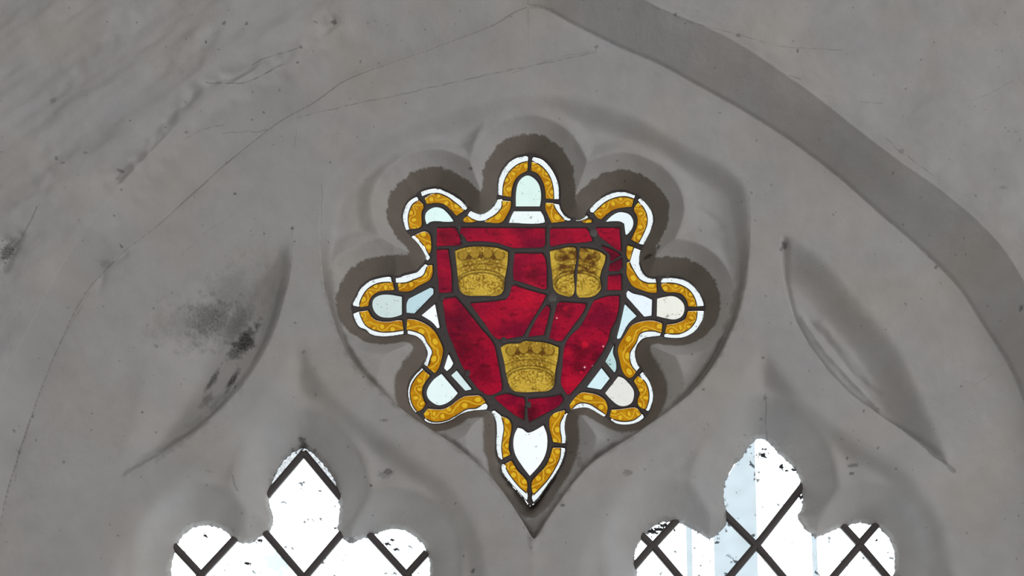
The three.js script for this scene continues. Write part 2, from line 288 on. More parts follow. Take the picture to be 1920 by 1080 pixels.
for (const [u, v, z, r, a, e, g] of [[569, 836, 8, 8, 0.9], [568, 826, 14, 4, 0.7, 1.8, 0.6], [548, 846, 6, 4, 0.6], [590, 846, 6, 4, 0.6], [505, 925, 6, 5, 0.6], [660, 1016, 6, 7, 0.6, 1.6], [1497, 925, 6, 7, 0.8], [1362, 968, 6, 6, 0.6], [560, 806, 80, 6, 0.85, 1.2, -0.8], [727, 881, 74, 7, 0.75, 1.5, 0], [720, 886, 74, 9, 0.4, 1.4, 0], [694, 908, 74, 3, 0.8], [226, 460, 95, 3, 0.8], [105, 298, ZW, 5, 0.6, 0.8], [118, 308, ZW, 3, 0.5, 2], [224, 314, ZW, 3, 0.6, 2.6], [160, 289, ZW, 3, 0.4, 1.6], [10, 470, ZW, 9, 0.85, 2.4, 1.2], [25, 450, ZW, 9, 0.45, 1.6, 0.8], [625, 36, ZW, 4, 0.8, 1.5], [420, 46, ZW, 3, 0.7, 1.6, 1.2], [462, 45, ZW, 3, 0.6, 1.8, 1.3], [386, 80, ZW, 2.5, 0.8, 1.6, 1.5], [562, 82, ZW, 3, 0.7], [490, 193, 150, 2, 0.6, 1.5], [470, 215, 130, 2, 0.5], [348, 249, 150, 2, 0.5, 1.6], [440, 363, 86, 3, 0.75], [244, 228, ZW, 2, 0.6], [200, 42, ZW, 2, 0.6], [255, 40, ZW, 2, 0.6], [98, 186, ZW, 6, 0.4, 1.2, 0.8], [548, 430, 80, 4, 0.7], [196, 492, 95, 7, 0.3, 1.8, 0.4],
  [1470, 459, 78, 6, 0.7, 1.3, 1.2], [1464, 470, 78, 3, 0.6, 2, 1.3], [1266, 26, ZW, 3, 0.7, 1.4, 1], [1384, 67, ZW, 4, 0.6, 1.4], [1495, 95, ZW, 2.5, 0.7, 1.6, 1.4], [1751, 80, ZW, 2, 0.6], [1878, 96, ZW, 2, 0.5], [1117, 89, 88, 4, 0.5], [1755, 500, 92, 3, 0.7, 2, 1.1], [1408, 362, 82, 2, 0.6], [1418, 265, 86, 2, 0.6], [1908, 590, 110, 4, 0.7, 1.6, 1.4], [1690, 284, ZW, 6, 0.4], [1880, 352, ZW, 4, 0.3, 2], [1415, 415, 82, 1.5, 0.7], [1435, 366, 82, 1.5, 0.5], [1235, 458, 55, 4, 0.85, 1.6, 1], [1215, 473, 45, 5, 0.9, 2, 0.2], [878, 372, 52, 2.5, 0.8], [882, 313, 62, 2.5, 0.7, 2], [1176, 888, 80, 7, 0.45, 1.4], [1208, 880, 80, 3, 0.35], [1590, 855, 78, 3, 0.7], [1600, 868, 78, 4, 0.6, 3.2, 0.1], [1598, 884, 76, 4, 0.7, 1.4], [1318, 732, 80, 3, 0.7], [1054, 950, 78, 3, 0.85, 1.8], [1140, 823, 62, 2.5, 0.7], [1297, 664, 60, 3, 0.6, 0.6], [1430, 671, 80, 3, 0.6], [1434, 745, 70, 4, 0.5], [1516, 698, 78, 3, 0.5, 0.5], [681, 709, 80, 3, 0.85, 0.7], [890, 856, 78, 2.5, 0.6], [720, 791, 78, 3, 0.5, 2.5], [590, 735, 84, 2.5, 0.5], [568, 660, 84, 4, 0.4], [118, 866, 88, 2.5, 0.7], [59, 777, 90, 4, 0.7, 0.6, 0.2], [66, 824, 90, 3, 0.5, 0.6], [28, 812, 90, 4, 0.5, 0.6], [33, 844, 90, 4, 0.5, 0.6], [266, 773, 84, 3, 0.7], [293, 650, 84, 4, 0.5], [886, 1068, 80, 4, 0.8, 1.2, 0.6], [868, 1040, 78, 3, 0.6, 0.5], [1445, 970, 60, 2, 0.5], [1485, 945, 50, 2.5, 0.4, 2], [1500, 862, 78, 2, 0.5]]) spot(u, v, z, r, a, e, g);
for (let i = 0; i < 420; i++) spot(rnd() * 1920, rnd() * 1080, 90, 0.8 + rnd() * 1.4, 0.2 + 0.45 * rnd(), 1 + rnd(), rnd() * 3);
// soot in the left blind panel
const SOOT = [[455, 634, 20, 36, -0.6, 1.0], [470, 612, 12, 30, -0.5, 0.75], [436, 655, 16, 18, -0.4, 0.7], [395, 706, 6, 34, -0.5, 0.75], [433, 703, 6, 24, -0.6, 0.85], [424, 722, 4, 22, -0.5, 0.5], [385, 742, 8, 20, -0.5, 0.45], [395, 600, 80, 46, 0.55, 0.7], [440, 600, 34, 60, -0.5, 0.6], [350, 612, 80, 44, 0.35, 0.3], [430, 560, 50, 80, -0.5, 0.3], [400, 770, 26, 90, -0.65, 0.28], [340, 830, 14, 70, -0.8, 0.3], [505, 600, 16, 120, -0.3, 0.2], [438, 718, 3, 6, 0, 0.9]];
const CHIPS = [[470, 604, 5, 12], [432, 676, 12, 9], [412, 722, 6, 14], [384, 765, 9, 10], [420, 690, 7, 16]], chipC = CHIPS.map(([u, v]) => toTex(...P(u, v, 50)));   // flakes of limewash over the soot
const sootC = SOOT.map(([u, v]) => toTex(...P(u, v, 55)));
const rgb = (r, g, b) => [lin(r), lin(g), lin(b)], enc = v => Math.round(255 * Math.min(1, Math.max(0, v <= 0.0031308 ? v * 12.92 : 1.055 * v ** (1 / 2.4) - 0.055)));
const iX = XS.indexOf(FX0), iY = YS.indexOf(FY0);
const at = (A, X, Y) => { const fx = Math.min(NX - 2, Math.max(0, iX + (X - FX0) / S)), fy = Math.min(NY - 2, Math.max(0, iY + (Y - FY0) / S)), i = Math.floor(fx), j = Math.floor(fy), a = fx - i, b = fy - j, k = j * NX + i; return mix(mix(A[k], A[k + 1], a), mix(A[k + NX], A[k + NX + 1], a), b); };
for (let j = 0; j < TH; j++) for (let i = 0; i < TW; i++) {
  const X = FX0 + (i + 0.5) / TW * (FX1 - FX0), Y = FY0 + (j + 0.5) / TH * (FY1 - FY0), q = j * TW + i, o = q * 4;
  const blot = fbm(X / 120, Y / 120, 51, 3), cl = fbm(X / 30, Y / 30, 53, 2), gr = n3(X / 3.1, Y / 3.1, 55) + 0.7 * n3(X / 1.6, Y / 1.6, 56), warm = fbm(X / 160, Y / 160, 57, 2);
  let m = 1 + 0.13 * blot + 0.07 * cl + 0.03 * gr;
  let c = [0.492 * m * (1 + 0.03 * warm), 0.486 * m, 0.480 * m * (1 - 0.07 * warm)];
  // bare stone shows round the octofoil where the limewash stops short
  const dO = at(D_OCT, X, Y);
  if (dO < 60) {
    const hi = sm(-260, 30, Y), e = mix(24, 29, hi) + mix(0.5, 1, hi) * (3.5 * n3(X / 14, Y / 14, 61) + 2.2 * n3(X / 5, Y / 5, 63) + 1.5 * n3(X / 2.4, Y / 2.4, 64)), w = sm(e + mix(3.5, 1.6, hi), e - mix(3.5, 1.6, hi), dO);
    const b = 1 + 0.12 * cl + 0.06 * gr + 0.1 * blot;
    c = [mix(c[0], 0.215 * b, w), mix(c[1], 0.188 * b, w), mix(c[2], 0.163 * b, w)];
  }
  const dR = at(D_REC, X, Y);                                      // brown dirt lodged in the angle of the recess
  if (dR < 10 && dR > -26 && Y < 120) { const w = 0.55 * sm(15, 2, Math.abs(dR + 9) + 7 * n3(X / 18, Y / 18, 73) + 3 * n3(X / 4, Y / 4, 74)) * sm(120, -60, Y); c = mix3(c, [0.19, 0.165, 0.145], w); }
  if (dR < -4 && Y < -300 && dO > 14) { const w = 0.42 * sm(0.12, -0.08, (Y + 400) / 160 + 1.1 * fbm(X / 24, Y / 24, 75, 4)); c = mix3(c, [0.22, 0.19, 0.17], w); }  // patchy browner tone towards the foot of the recess
  let so = 0;
  const sooty = X < -300 && X > -800 && Y < 120 && Y > -420, s1 = sooty ? 1 + 0.9 * fbm(i / 18, j / 18, 91, 4) : 0, s2 = sooty ? 0.25 * n3(i / 5, j / 7, 92) : 0, s3 = sooty ? 0.85 + 0.35 * n3(i / 3, j / 3, 93) : 0;
  if (sooty) for (let t = 0; t < SOOT.length; t++) {
    const [, , rx, ry, an, a] = SOOT[t], dx = i - sootC[t][0], dy = j - sootC[t][1], p = dx * Math.cos(an) + dy * Math.sin(an), r = -dx * Math.sin(an) + dy * Math.cos(an);
    const d = Math.hypot(p / rx, r / ry) * s1 + s2;
    so = Math.max(so, a * sm(1.2, rx > 24 ? 0.05 : 0.35, d) * s3);
  }
  if (sooty) for (let t = 0; t < CHIPS.length; t++) { const dx = i - chipC[t][0], dy = j - chipC[t][1], p = dx * 0.84 + dy * 0.54, q2 = -dx * 0.54 + dy * 0.84; if (Math.abs(dx) < 40 && Math.abs(dy) < 40) so *= 1 - 0.9 * sm(1.1, 0.7, Math.hypot(p / CHIPS[t][2], q2 / CHIPS[t][3]) * (1 + 0.5 * n3(i / 6, j / 6, 95))); }
  const k = 1 - 0.92 * Math.min(1, Math.max(so, dark[q]));
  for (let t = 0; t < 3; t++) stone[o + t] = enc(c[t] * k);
  stone[o + 3] = 255;
  const bh = 128 + 46 * fbm(X / 11, Y / 11, 65, 3) + 26 * n3(X / 2.5, Y / 2.5, 67) - 60 * dark[q];
  bump[o] = bump[o + 1] = bump[o + 2] = Math.min(255, Math.max(0, bh)); bump[o + 3] = 255;
}
function dataTex(a, w, h, srgb) { const t = new THREE.DataTexture(a, w, h, THREE.RGBAFormat); t.magFilter = THREE.LinearFilter; t.minFilter = THREE.LinearFilter; if (srgb) t.colorSpace = THREE.SRGBColorSpace; t.needsUpdate = true; return t; }
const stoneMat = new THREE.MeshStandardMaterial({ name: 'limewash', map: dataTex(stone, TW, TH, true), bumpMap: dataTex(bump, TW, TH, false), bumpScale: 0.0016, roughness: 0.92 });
const plasterMat = new THREE.MeshStandardMaterial({ name: 'plaster', color: new THREE.Color().setRGB(0.49, 0.486, 0.48), roughness: 0.95 });
const floorMat = new THREE.MeshStandardMaterial({ name: 'stone_floor', color: new THREE.Color().setRGB(0.30, 0.29, 0.275), roughness: 0.8 });

const RX = 6, RZ = 10, RH = 6.6, TK = 0.4;                           // the church room
const wallBack = add(new THREE.Group(), 'wall_back', scene, { kind: 'structure', label: 'pale grey limewashed wall and pointed window arch' });
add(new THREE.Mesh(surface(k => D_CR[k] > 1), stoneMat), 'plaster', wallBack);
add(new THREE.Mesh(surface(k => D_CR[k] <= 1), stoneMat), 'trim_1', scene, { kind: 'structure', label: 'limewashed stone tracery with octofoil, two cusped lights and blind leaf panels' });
{
  const zb = ZW / 1000, t0 = -0.06;
  const g = mergeGeometries([box(-RX, -1.6, 0, RH, t0, zb), box(1.6, RX, 0, RH, t0, zb), box(-1.6, 1.6, 0, WY - 1.64, t0, zb), box(-1.6, 1.6, WY + 0.9, RH, t0, zb)]);
  add(new THREE.Mesh(g, plasterMat), 'wall_surround', wallBack);
  const sh = new THREE.Shape([[-1.6, -1.64], [1.6, -1.64], [1.6, 0.9], [-1.6, 0.9]].map(p => new THREE.Vector2(...p)));
  for (const o of [OCT, LIGHT_L, LIGHT_R]) sh.holes.push(new THREE.Path(inflate(o.filter((p, i) => i % 3 === 0 || o !== OCT), 30).map(p => new THREE.Vector2(p[0] / 1000, p[1] / 1000))));
  add(new THREE.Mesh(new THREE.ExtrudeGeometry(sh, { depth: 0.045, bevelEnabled: false }).translate(0, WY, -0.062), plasterMat), 'masonry_core', wallBack);
}
function wallWithWindows(name, w, openings, place, label) {
  const sh = new THREE.Shape([[-w / 2, 0], [w / 2, 0], [w / 2, RH], [-w / 2, RH]].map(p => new THREE.Vector2(...p)));
  for (const [x, y, ww, hh] of openings) sh.holes.push(new THREE.Path([[x - ww / 2, y - hh / 2], [x + ww / 2, y - hh / 2], [x + ww / 2, y + hh / 2], [x - ww / 2, y + hh / 2]].map(p => new THREE.Vector2(...p))));
  const m = new THREE.Mesh(new THREE.ExtrudeGeometry(sh, { depth: TK, bevelEnabled: false }), plasterMat);
  place(m); return add(m, name, scene, { kind: 'structure', label });
}
// side and end walls out of view, with right-hand windows and an added fill window
wallWithWindows('wall_right', RZ, [[3.6 - RZ / 2, 3.0, 2.0, 3.0], [7.2 - RZ / 2, 3.0, 2.0, 3.0]], m => { m.rotation.y = -Math.PI / 2; m.position.set(RX + TK, 0, RZ / 2); }, 'plain plastered side wall with two windows, right of the viewer');
wallWithWindows('wall_left', RZ, [], m => { m.rotation.y = -Math.PI / 2; m.position.set(-RX, 0, RZ / 2); }, 'plain plastered side wall left of the viewer');
wallWithWindows('wall_front', 2 * RX, [[-1.6, 3.2, 2.8, 3.2]], m => { m.position.set(0, 0, RZ); }, 'plain plastered end wall with an added fill window behind the viewer');
add(new THREE.Mesh(box(-RX - TK, RX + TK, -0.2, 0, -0.06, RZ + TK), floorMat), 'floor', scene, { kind: 'structure', label: 'worn stone church floor' });
add(new THREE.Mesh(box(-RX - TK, RX + TK, RH, RH + 0.3, -0.06, RZ + TK), plasterMat), 'ceiling', scene, { kind: 'structure', label: 'plain pale plaster ceiling' });
const glowGlass = new THREE.MeshStandardMaterial({ name: 'daylit_window_glass', color: 0xdfe6e8, emissive: new THREE.Color(1, 0.99, 0.97), emissiveIntensity: 1.2, roughness: 0.4 });
const barMat = new THREE.MeshStandardMaterial({ name: 'window_bars', color: 0x4a4844, roughness: 0.6, metalness: 0.4 });
DAYLIGHT_AND_FILL.forEach(([x, y, z, w, h, yaw], n) => {
  const g = new THREE.Group(); g.position.set(x - Math.sin(yaw) * 0.05, y - h / 2, z - Math.cos(yaw) * 0.05); g.rotation.y = yaw;
  g.add(Object.assign(new THREE.Mesh(box(-w / 2, w / 2, 0, h, -0.02, 0), glowGlass), { name: 'window_pane' }));
  const bars = [box(-w / 2, w / 2, 0, 0.05, -0.09, -0.03), box(-w / 2, w / 2, h - 0.05, h, -0.09, -0.03)];
  for (let k = 0; k <= 4; k++) bars.push(box(-w / 2 + k / 4 * (w - 0.04), -w / 2 + k / 4 * (w - 0.04) + 0.04, 0, h, -0.09, -0.03));
  g.add(Object.assign(new THREE.Mesh(mergeGeometries(bars), barMat), { name: 'window_frame' }));
  add(g, 'window_' + (n + 1), scene, { kind: 'structure', label: ['daylit side window nearest the tracery, right wall', 'daylit side window farther back in the right wall', 'added wide window in the unseen end wall, for frontal fill'][n] });
});

// ---------------------------------------------------------------- the stained glass
const ZONE = { A: [620, 230], B: [980, 230], C: [620, 430], D: [980, 430], E: [620, 610], F: [980, 610], G: [800, 780] };
const trace = (...q) => { const o = []; for (let i = 0; i < q.length; i += 2) { const [ox, oy] = ZONE[q[i]]; for (let k = 0; k < q[i + 1].length; k += 2) o.push(P(ox + q[i + 1][k] / 4.91, oy + q[i + 1][k + 1] / 4.909)); } return o; };
// border pieces: [white edge, amber]
const BORDER = [
  [['A', [1545, 658, 1548, 560, 1575, 470, 1630, 390, 1700, 340, 1790, 315, 1812, 322, 1811, 350, 1740, 370, 1668, 420, 1616, 490, 1588, 570, 1580, 668]], ['A', [1585, 668, 1592, 572, 1622, 492, 1672, 428, 1742, 380, 1810, 362, 1806, 440, 1740, 475, 1690, 530, 1665, 600, 1655, 680]]],
  [['B', [92, 345, 100, 325, 170, 345, 240, 410, 290, 490, 322, 580, 328, 700, 290, 700, 284, 600, 259, 508, 214, 436, 152, 380]], ['B', [88, 368, 150, 388, 210, 443, 253, 512, 278, 602, 284, 700, 218, 695, 215, 640, 205, 580, 180, 520, 140, 465, 85, 440]]],
  [['A', [1535, 720, 1575, 712, 1572, 775, 1518, 838, 1440, 885, 1380, 900, 1320, 890, 1268, 855, 1290, 825, 1320, 820, 1385, 838, 1450, 815, 1505, 770]], ['A', [1580, 725, 1655, 730, 1648, 785, 1610, 860, 1570, 912, 1425, 912, 1452, 890, 1522, 846, 1574, 785]]],
  [['A', [838, 645, 900, 625, 980, 615, 1060, 640, 1150, 690, 1220, 745, 1258, 775, 1240, 800, 1140, 726, 1060, 671, 980, 646, 900, 650, 846, 672]], ['A', [872, 700, 930, 666, 985, 654, 1060, 679, 1138, 734, 1222, 808, 1160, 852, 1100, 790, 1040, 745, 960, 735, 890, 745]]],
  [['A', [790, 690, 730, 730, 690, 790, 672, 860, 680, 930, 700, 985, 722, 978, 714, 930, 711, 870, 724, 808, 754, 748, 802, 710]], ['A', [812, 722, 850, 768, 832, 820, 830, 880, 828, 950, 810, 965, 728, 972, 718, 930, 715, 870, 728, 812, 758, 752]]],
  [['C', [752, 75, 765, 65, 850, 155, 880, 215, 908, 262, 895, 280, 870, 270, 850, 195, 805, 130]], ['C', [782, 58, 870, 28, 905, 50, 915, 90, 915, 200, 906, 218, 872, 160, 832, 112]]],
  [['C', [605, 455, 700, 425, 790, 400, 840, 360, 868, 330, 886, 336, 848, 420, 812, 438, 752, 465, 700, 486, 608, 487]], ['C', [625, 505, 700, 492, 757, 470, 852, 430, 895, 345, 930, 335, 932, 400, 910, 460, 860, 490, 800, 520, 740, 560, 690, 570, 635, 565]]],
  [['C', [548, 445, 450, 455, 360, 485, 290, 545, 245, 620, 210, 685, 215, 700, 258, 708, 263, 690, 288, 620, 328, 558, 388, 512, 460, 488, 555, 480]], ['C', [565, 492, 460, 494, 392, 518, 332, 563, 293, 622, 268, 690, 278, 712, 342, 702, 350, 660, 380, 610, 430, 575, 500, 560, 578, 555]]],
  [['C', [215, 785, 230, 830, 270, 895, 330, 920, 370, 960, 440, 978, 540, 978, 665, 960, 665, 932, 560, 946, 460, 946, 378, 924, 317, 884, 282, 822, 262, 765]], ['C', [268, 765, 288, 820, 322, 878, 382, 918, 462, 940, 560, 940, 663, 926, 655, 850, 640, 845, 540, 858, 460, 855, 400, 835, 365, 800, 340, 755]]],
  [['E', [715, 75, 800, 100, 850, 150, 885, 210, 900, 250, 880, 310, 862, 355, 885, 370, 908, 352, 917, 300, 934, 245, 880, 152, 852, 98, 760, 53, 716, 45]], ['E', [710, -50, 780, -43, 880, 0, 950, 60, 1010, 170, 1028, 225, 1015, 310, 990, 390, 960, 435, 895, 382, 920, 300, 938, 245, 885, 150, 855, 93, 760, 48, 706, 38]]],
  [['E', [840, 402, 780, 460, 735, 530, 720, 580, 718, 640, 730, 700, 750, 750, 785, 797, 788, 786, 768, 762, 742, 708, 730, 650, 731, 590, 746, 538, 788, 472, 845, 412]], ['E', [850, 418, 905, 465, 865, 520, 840, 570, 835, 630, 850, 690, 868, 725, 830, 775, 795, 788, 772, 762, 746, 708, 734, 650, 735, 592, 750, 541, 792, 476]]],
  [['E', [870, 872, 900, 890, 960, 900, 1040, 890, 1120, 860, 1200, 810, 1280, 785, 1430, 770, 1438, 745, 1424, 728, 1340, 763, 1262, 772, 1152, 834, 1082, 872, 1010, 889, 940, 889, 880, 862]], ['E', [862, 818, 895, 775, 960, 780, 1030, 780, 1100, 750, 1180, 690, 1240, 660, 1310, 655, 1370, 655, 1418, 704, 1340, 758, 1260, 766, 1150, 828, 1080, 866, 1010, 884, 940, 884, 885, 860]]],
  [['G', [602, -32, 640, 30, 652, 120, 648, 220, 650, 300, 665, 370, 692, 396, 696, 385, 688, 290, 698, 200, 709, 110, 688, 18, 622, -42]], ['G', [694, 12, 738, 30, 770, 70, 772, 130, 755, 220, 748, 300, 762, 355, 702, 382, 692, 290, 702, 200, 714, 110]]],
  [['G', [695, 455, 700, 510, 760, 590, 840, 680, 920, 768, 922, 718, 858, 664, 798, 594, 738, 504, 708, 450]], ['G', [728, 445, 778, 420, 830, 505, 918, 612, 916, 704, 862, 656, 802, 586, 742, 498]]],
  [['G', [1238, 300, 1268, 305, 1270, 330, 1240, 420, 1180, 530, 1100, 640, 1020, 750, 985, 785, 975, 745, 1042, 674, 1114, 594, 1184, 484, 1230, 382]], ['G', [1165, 300, 1232, 300, 1225, 380, 1180, 480, 1110, 588, 1038, 668, 985, 722, 972, 660, 975, 610, 1030, 540, 1090, 480, 1130, 410, 1150, 350]]],
  [['G', [1293, -18, 1275, 40, 1270, 120, 1280, 200, 1275, 245, 1246, 245, 1244, 200, 1231, 130, 1235, 60, 1262, 5]], ['G', [1135, 70, 1140, 20, 1180, -20, 1268, -44, 1256, 4, 1229, 58, 1226, 130, 1238, 200, 1238, 245, 1170, 235, 1155, 180, 1135, 100]]],
  [['F', [452, 777, 520, 720, 600, 722, 700, 780, 758, 825, 745, 838, 680, 795, 600, 755, 520, 755]], ['F', [435, 740, 470, 690, 540, 628, 620, 632, 700, 655, 760, 705, 775, 760, 765, 815, 702, 774, 600, 716, 518, 714, 448, 768]]],
  [['F', [818, 870, 850, 872, 930, 887, 1030, 870, 1100, 825, 1108, 850, 1050, 890, 960, 908, 860, 897]], ['F', [808, 840, 820, 785, 900, 780, 980, 768, 1045, 768, 1085, 820, 1025, 866, 930, 881, 850, 866]]],
  [['F', [1085, 460, 1110, 435, 1160, 510, 1195, 610, 1195, 690, 1170, 760, 1155, 785, 1138, 775, 1164, 690, 1164, 610, 1138, 530]], ['F', [1030, 515, 1060, 475, 1092, 495, 1133, 535, 1158, 612, 1158, 690, 1135, 765, 1100, 760, 1070, 730, 1065, 690, 1085, 630, 1060, 570]]],
  [['F', [1268, 72, 1200, 53, 1090, 76, 1047, 165, 990, 262, 1007, 370, 1045, 415, 1070, 388, 1035, 310, 1030, 230, 1060, 160, 1110, 115, 1180, 100, 1258, 92]], ['F', [1278, -12, 1200, -35, 1100, -28, 1010, 5, 960, 75, 885, 212, 900, 330, 930, 430, 975, 478, 1000, 475, 1038, 425, 1000, 370, 984, 263, 1042, 160, 1086, 70, 1200, 48, 1272, 65]]],
  [['D', [1310, 975, 1350, 966, 1450, 962, 1540, 918, 1597, 845, 1612, 758, 1665, 760, 1660, 820, 1620, 890, 1560, 950, 1470, 990, 1380, 995, 1310, 988]], ['D', [1318, 950, 1330, 885, 1420, 870, 1500, 830, 1525, 760, 1602, 758, 1590, 838, 1535, 910, 1448, 955, 1380, 960]]],
  [['D', [1278, 485, 1300, 455, 1400, 455, 1500, 475, 1580, 535, 1640, 620, 1662, 700, 1608, 705, 1590, 640, 1540, 560, 1450, 507, 1360, 490]], ['D', [1280, 508, 1350, 496, 1440, 510, 1532, 564, 1584, 642, 1600, 708, 1530, 705, 1515, 650, 1470, 595, 1400, 575, 1320, 572, 1288, 540]]],
  [['D', [990, 300, 1010, 240, 1030, 180, 1080, 200, 1075, 260, 1070, 330, 1100, 400, 1150, 445, 1215, 458, 1222, 490, 1150, 490, 1082, 460, 1042, 405]], ['D', [965, 312, 985, 306, 1038, 412, 1078, 466, 1148, 496, 1225, 500, 1228, 580, 1180, 578, 1100, 555, 1020, 520, 990, 480, 965, 420]]],
  [['B', [1068, 715, 1090, 702, 1140, 750, 1180, 810, 1195, 890, 1185, 960, 1160, 1040, 1110, 1120, 1072, 1110, 1112, 1030, 1148, 930, 1145, 850, 1112, 775]], ['B', [1030, 800, 1062, 745, 1106, 780, 1140, 850, 1143, 928, 1107, 1025, 1064, 1104, 1005, 1075, 1050, 980, 1065, 910, 1055, 850]]],
  [['B', [622, 795, 680, 735, 770, 675, 860, 645, 950, 645, 1030, 670, 1020, 695, 950, 678, 860, 686, 770, 722, 700, 778, 655, 825, 630, 820]], ['B', [660, 828, 704, 783, 772, 728, 862, 692, 950, 683, 1016, 702, 1000, 770, 920, 778, 830, 800, 770, 840, 720, 885, 700, 880]]],
  [['B', [290, 755, 330, 760, 350, 820, 400, 872, 440, 890, 430, 897, 382, 884, 342, 838, 306, 790]], ['B', [215, 745, 282, 748, 300, 794, 336, 846, 376, 888, 380, 905, 270, 918, 240, 850, 215, 790]]],
];
const SMALL_AMBER = [['A', [1218, 905, 1240, 870, 1262, 862, 1300, 888, 1345, 905, 1330, 912, 1225, 912]], ['B', [540, 905, 600, 890, 635, 895, 635, 920, 560, 920]], ['D', [960, 150, 1020, 165, 1005, 210, 985, 285, 962, 260]]];
const CLEAR = [
  [['A', [1705, 772, 1708, 640, 1725, 560, 1760, 512], 'B', [45, 488, 105, 515, 148, 570, 165, 630, 168, 700, 158, 772]], [222, 243, 234]],
  [['A', [1642, 922, 1665, 860, 1688, 818], 'B', [165, 818, 190, 860, 205, 915, 190, 922]], [240, 248, 246]],
  [['A', [885, 938, 870, 880, 880, 830, 920, 795, 970, 780, 1030, 795, 1080, 840, 1132, 908, 1100, 914, 920, 914]], [226, 248, 242]],
  [['B', [765, 912, 820, 860, 880, 828, 930, 828, 985, 850, 1015, 900, 1015, 950, 990, 1000, 960, 1032, 948, 1030, 935, 930, 900, 912]], [236, 246, 248]],
  [['B', [485, 900, 530, 865, 590, 855, 605, 875, 570, 890, 500, 907]], [225, 228, 225]],
  [['C', [385, 680, 400, 640, 450, 610, 520, 602, 655, 622, 655, 785, 600, 805, 520, 815, 450, 800, 400, 750]], [205, 220, 216]],
  [['C', [702, 680, 720, 640, 920, 538, 945, 550, 945, 595, 770, 775, 700, 768]], [190, 215, 220]],
  [['C', [838, 793, 960, 690, 1002, 905, 985, 912, 935, 855]], [250, 252, 255]],
  [['E', [1085, 265, 1128, 350, 1110, 385, 1070, 422, 1045, 395]], [245, 252, 252]],
  [['E', [1110, 462, 1160, 418, 1298, 590, 1240, 602]], [215, 232, 230]],
  [['E', [885, 620, 900, 570, 950, 500, 1020, 448, 1170, 625, 1120, 680, 1050, 725, 990, 735, 930, 705, 895, 665]], [232, 246, 243]],
  [['G', [838, 110, 880, 120, 930, 155, 960, 150, 1075, 88, 1105, 170, 1110, 260, 1090, 360, 1040, 450, 950, 552, 880, 460, 815, 350, 798, 250, 810, 170]], [250, 254, 254]],
  [['F', [760, 625, 880, 472, 920, 485, 980, 540, 1020, 600, 1022, 660, 1000, 715, 930, 745, 880, 735, 800, 670]], [230, 228, 220]],
  [['F', [592, 570, 725, 395, 800, 490, 720, 592]], [215, 238, 242]],
  [['F', [840, 182, 830, 250, 858, 340, 858, 410, 845, 435, 762, 335]], [190, 218, 216]],
  [['D', [1238, 640, 1300, 625, 1390, 618, 1450, 650, 1485, 700, 1485, 760, 1460, 805, 1400, 830, 1320, 820, 1235, 800]], [238, 236, 224]],
  [['D', [955, 590, 970, 565, 1010, 590, 1110, 615, 1190, 650, 1185, 795, 1120, 805, 960, 625]], [236, 244, 252]],
  [['D', [940, 690, 1048, 800, 980, 860, 900, 1000, 875, 1012, 868, 995, 905, 850]], [215, 236, 240]],
];
const RED = [
  ['A', [980, 975, 1140, 968, 1165, 1000, 1195, 1090, 1195, 1130, 975, 1138]],
  ['A', [1200, 970], 'B', [205, 975], 'D', [207, 140, 180, 168, 0, 172], 'C', [1690, 172, 1640, 160, 1530, 125, 1400, 112, 1260, 112, 1225, 60], 'A', [1188, 1012]],
  ['D', [252, -5, 585, -8, 620, 40, 640, 110, 560, 122, 400, 132, 265, 158, 250, 140]],
  ['D', [672, -10, 890, -10, 905, 200, 880, 195, 780, 120, 705, 60]],
  ['D', [722, 152, 800, 182, 880, 222, 898, 242, 870, 258, 826, 290, 808, 290, 800, 230, 770, 200]],
  ['D', [850, 300, 910, 272, 910, 385, 792, 385, 800, 325]],
  ['D', [785, 430, 905, 420, 905, 560, 780, 560]],
  ['C', [975, 190, 1080, 190, 1090, 260, 1110, 400, 1115, 580, 1000, 585, 985, 400]],
  ['C', [1695, 225], 'D', [180, 225, 205, 270, 222, 545, 195, 555, 0, 490], 'C', [1690, 470, 1680, 400]],
  ['E', [1030, -240, 1150, -255, 1190, -210, 1375, 20, 1500, 180, 1530, 300, 1555, 430, 1575, 560, 1570, 600, 1500, 635, 1450, 640, 1390, 610, 1300, 510, 1200, 350, 1130, 180, 1080, 60]],
  ['C', [1285, 685, 1490, 668, 1610, 650, 1650, 600, 1665, 530, 1700, 517], 'D', [0, 545, 215, 607, 190, 660, 20, 945], 'C', [1768, 982, 1560, 1012, 1520, 1000, 1420, 870]],
  ['D', [240, 710, 250, 740, 240, 790, 195, 972, 55, 990, 62, 960, 190, 735, 220, 705]],
  ['D', [340, 672, 580, 687, 575, 720, 440, 920, 370, 1020, 330, 1030, 245, 1002, 300, 760, 320, 690]],
  ['D', [655, 662, 770, 622, 885, 615, 885, 700, 845, 860], 'F', [812, 30, 790, 120, 740, 230, 610, 420, 500, 560, 430, 640, 405, 635, 355, 540, 365, 400, 395, 170, 450, 90], 'D', [515, 915]],
  ['E', [1510, 662, 1560, 645, 1630, 635, 1700, 655, 1780, 672, 1785, 700, 1776, 870, 1740, 850, 1680, 815, 1600, 750, 1530, 690]],
  ['F', [50, 682, 290, 657, 350, 642, 372, 690, 330, 740, 200, 815, 60, 890, 48, 820]],
];
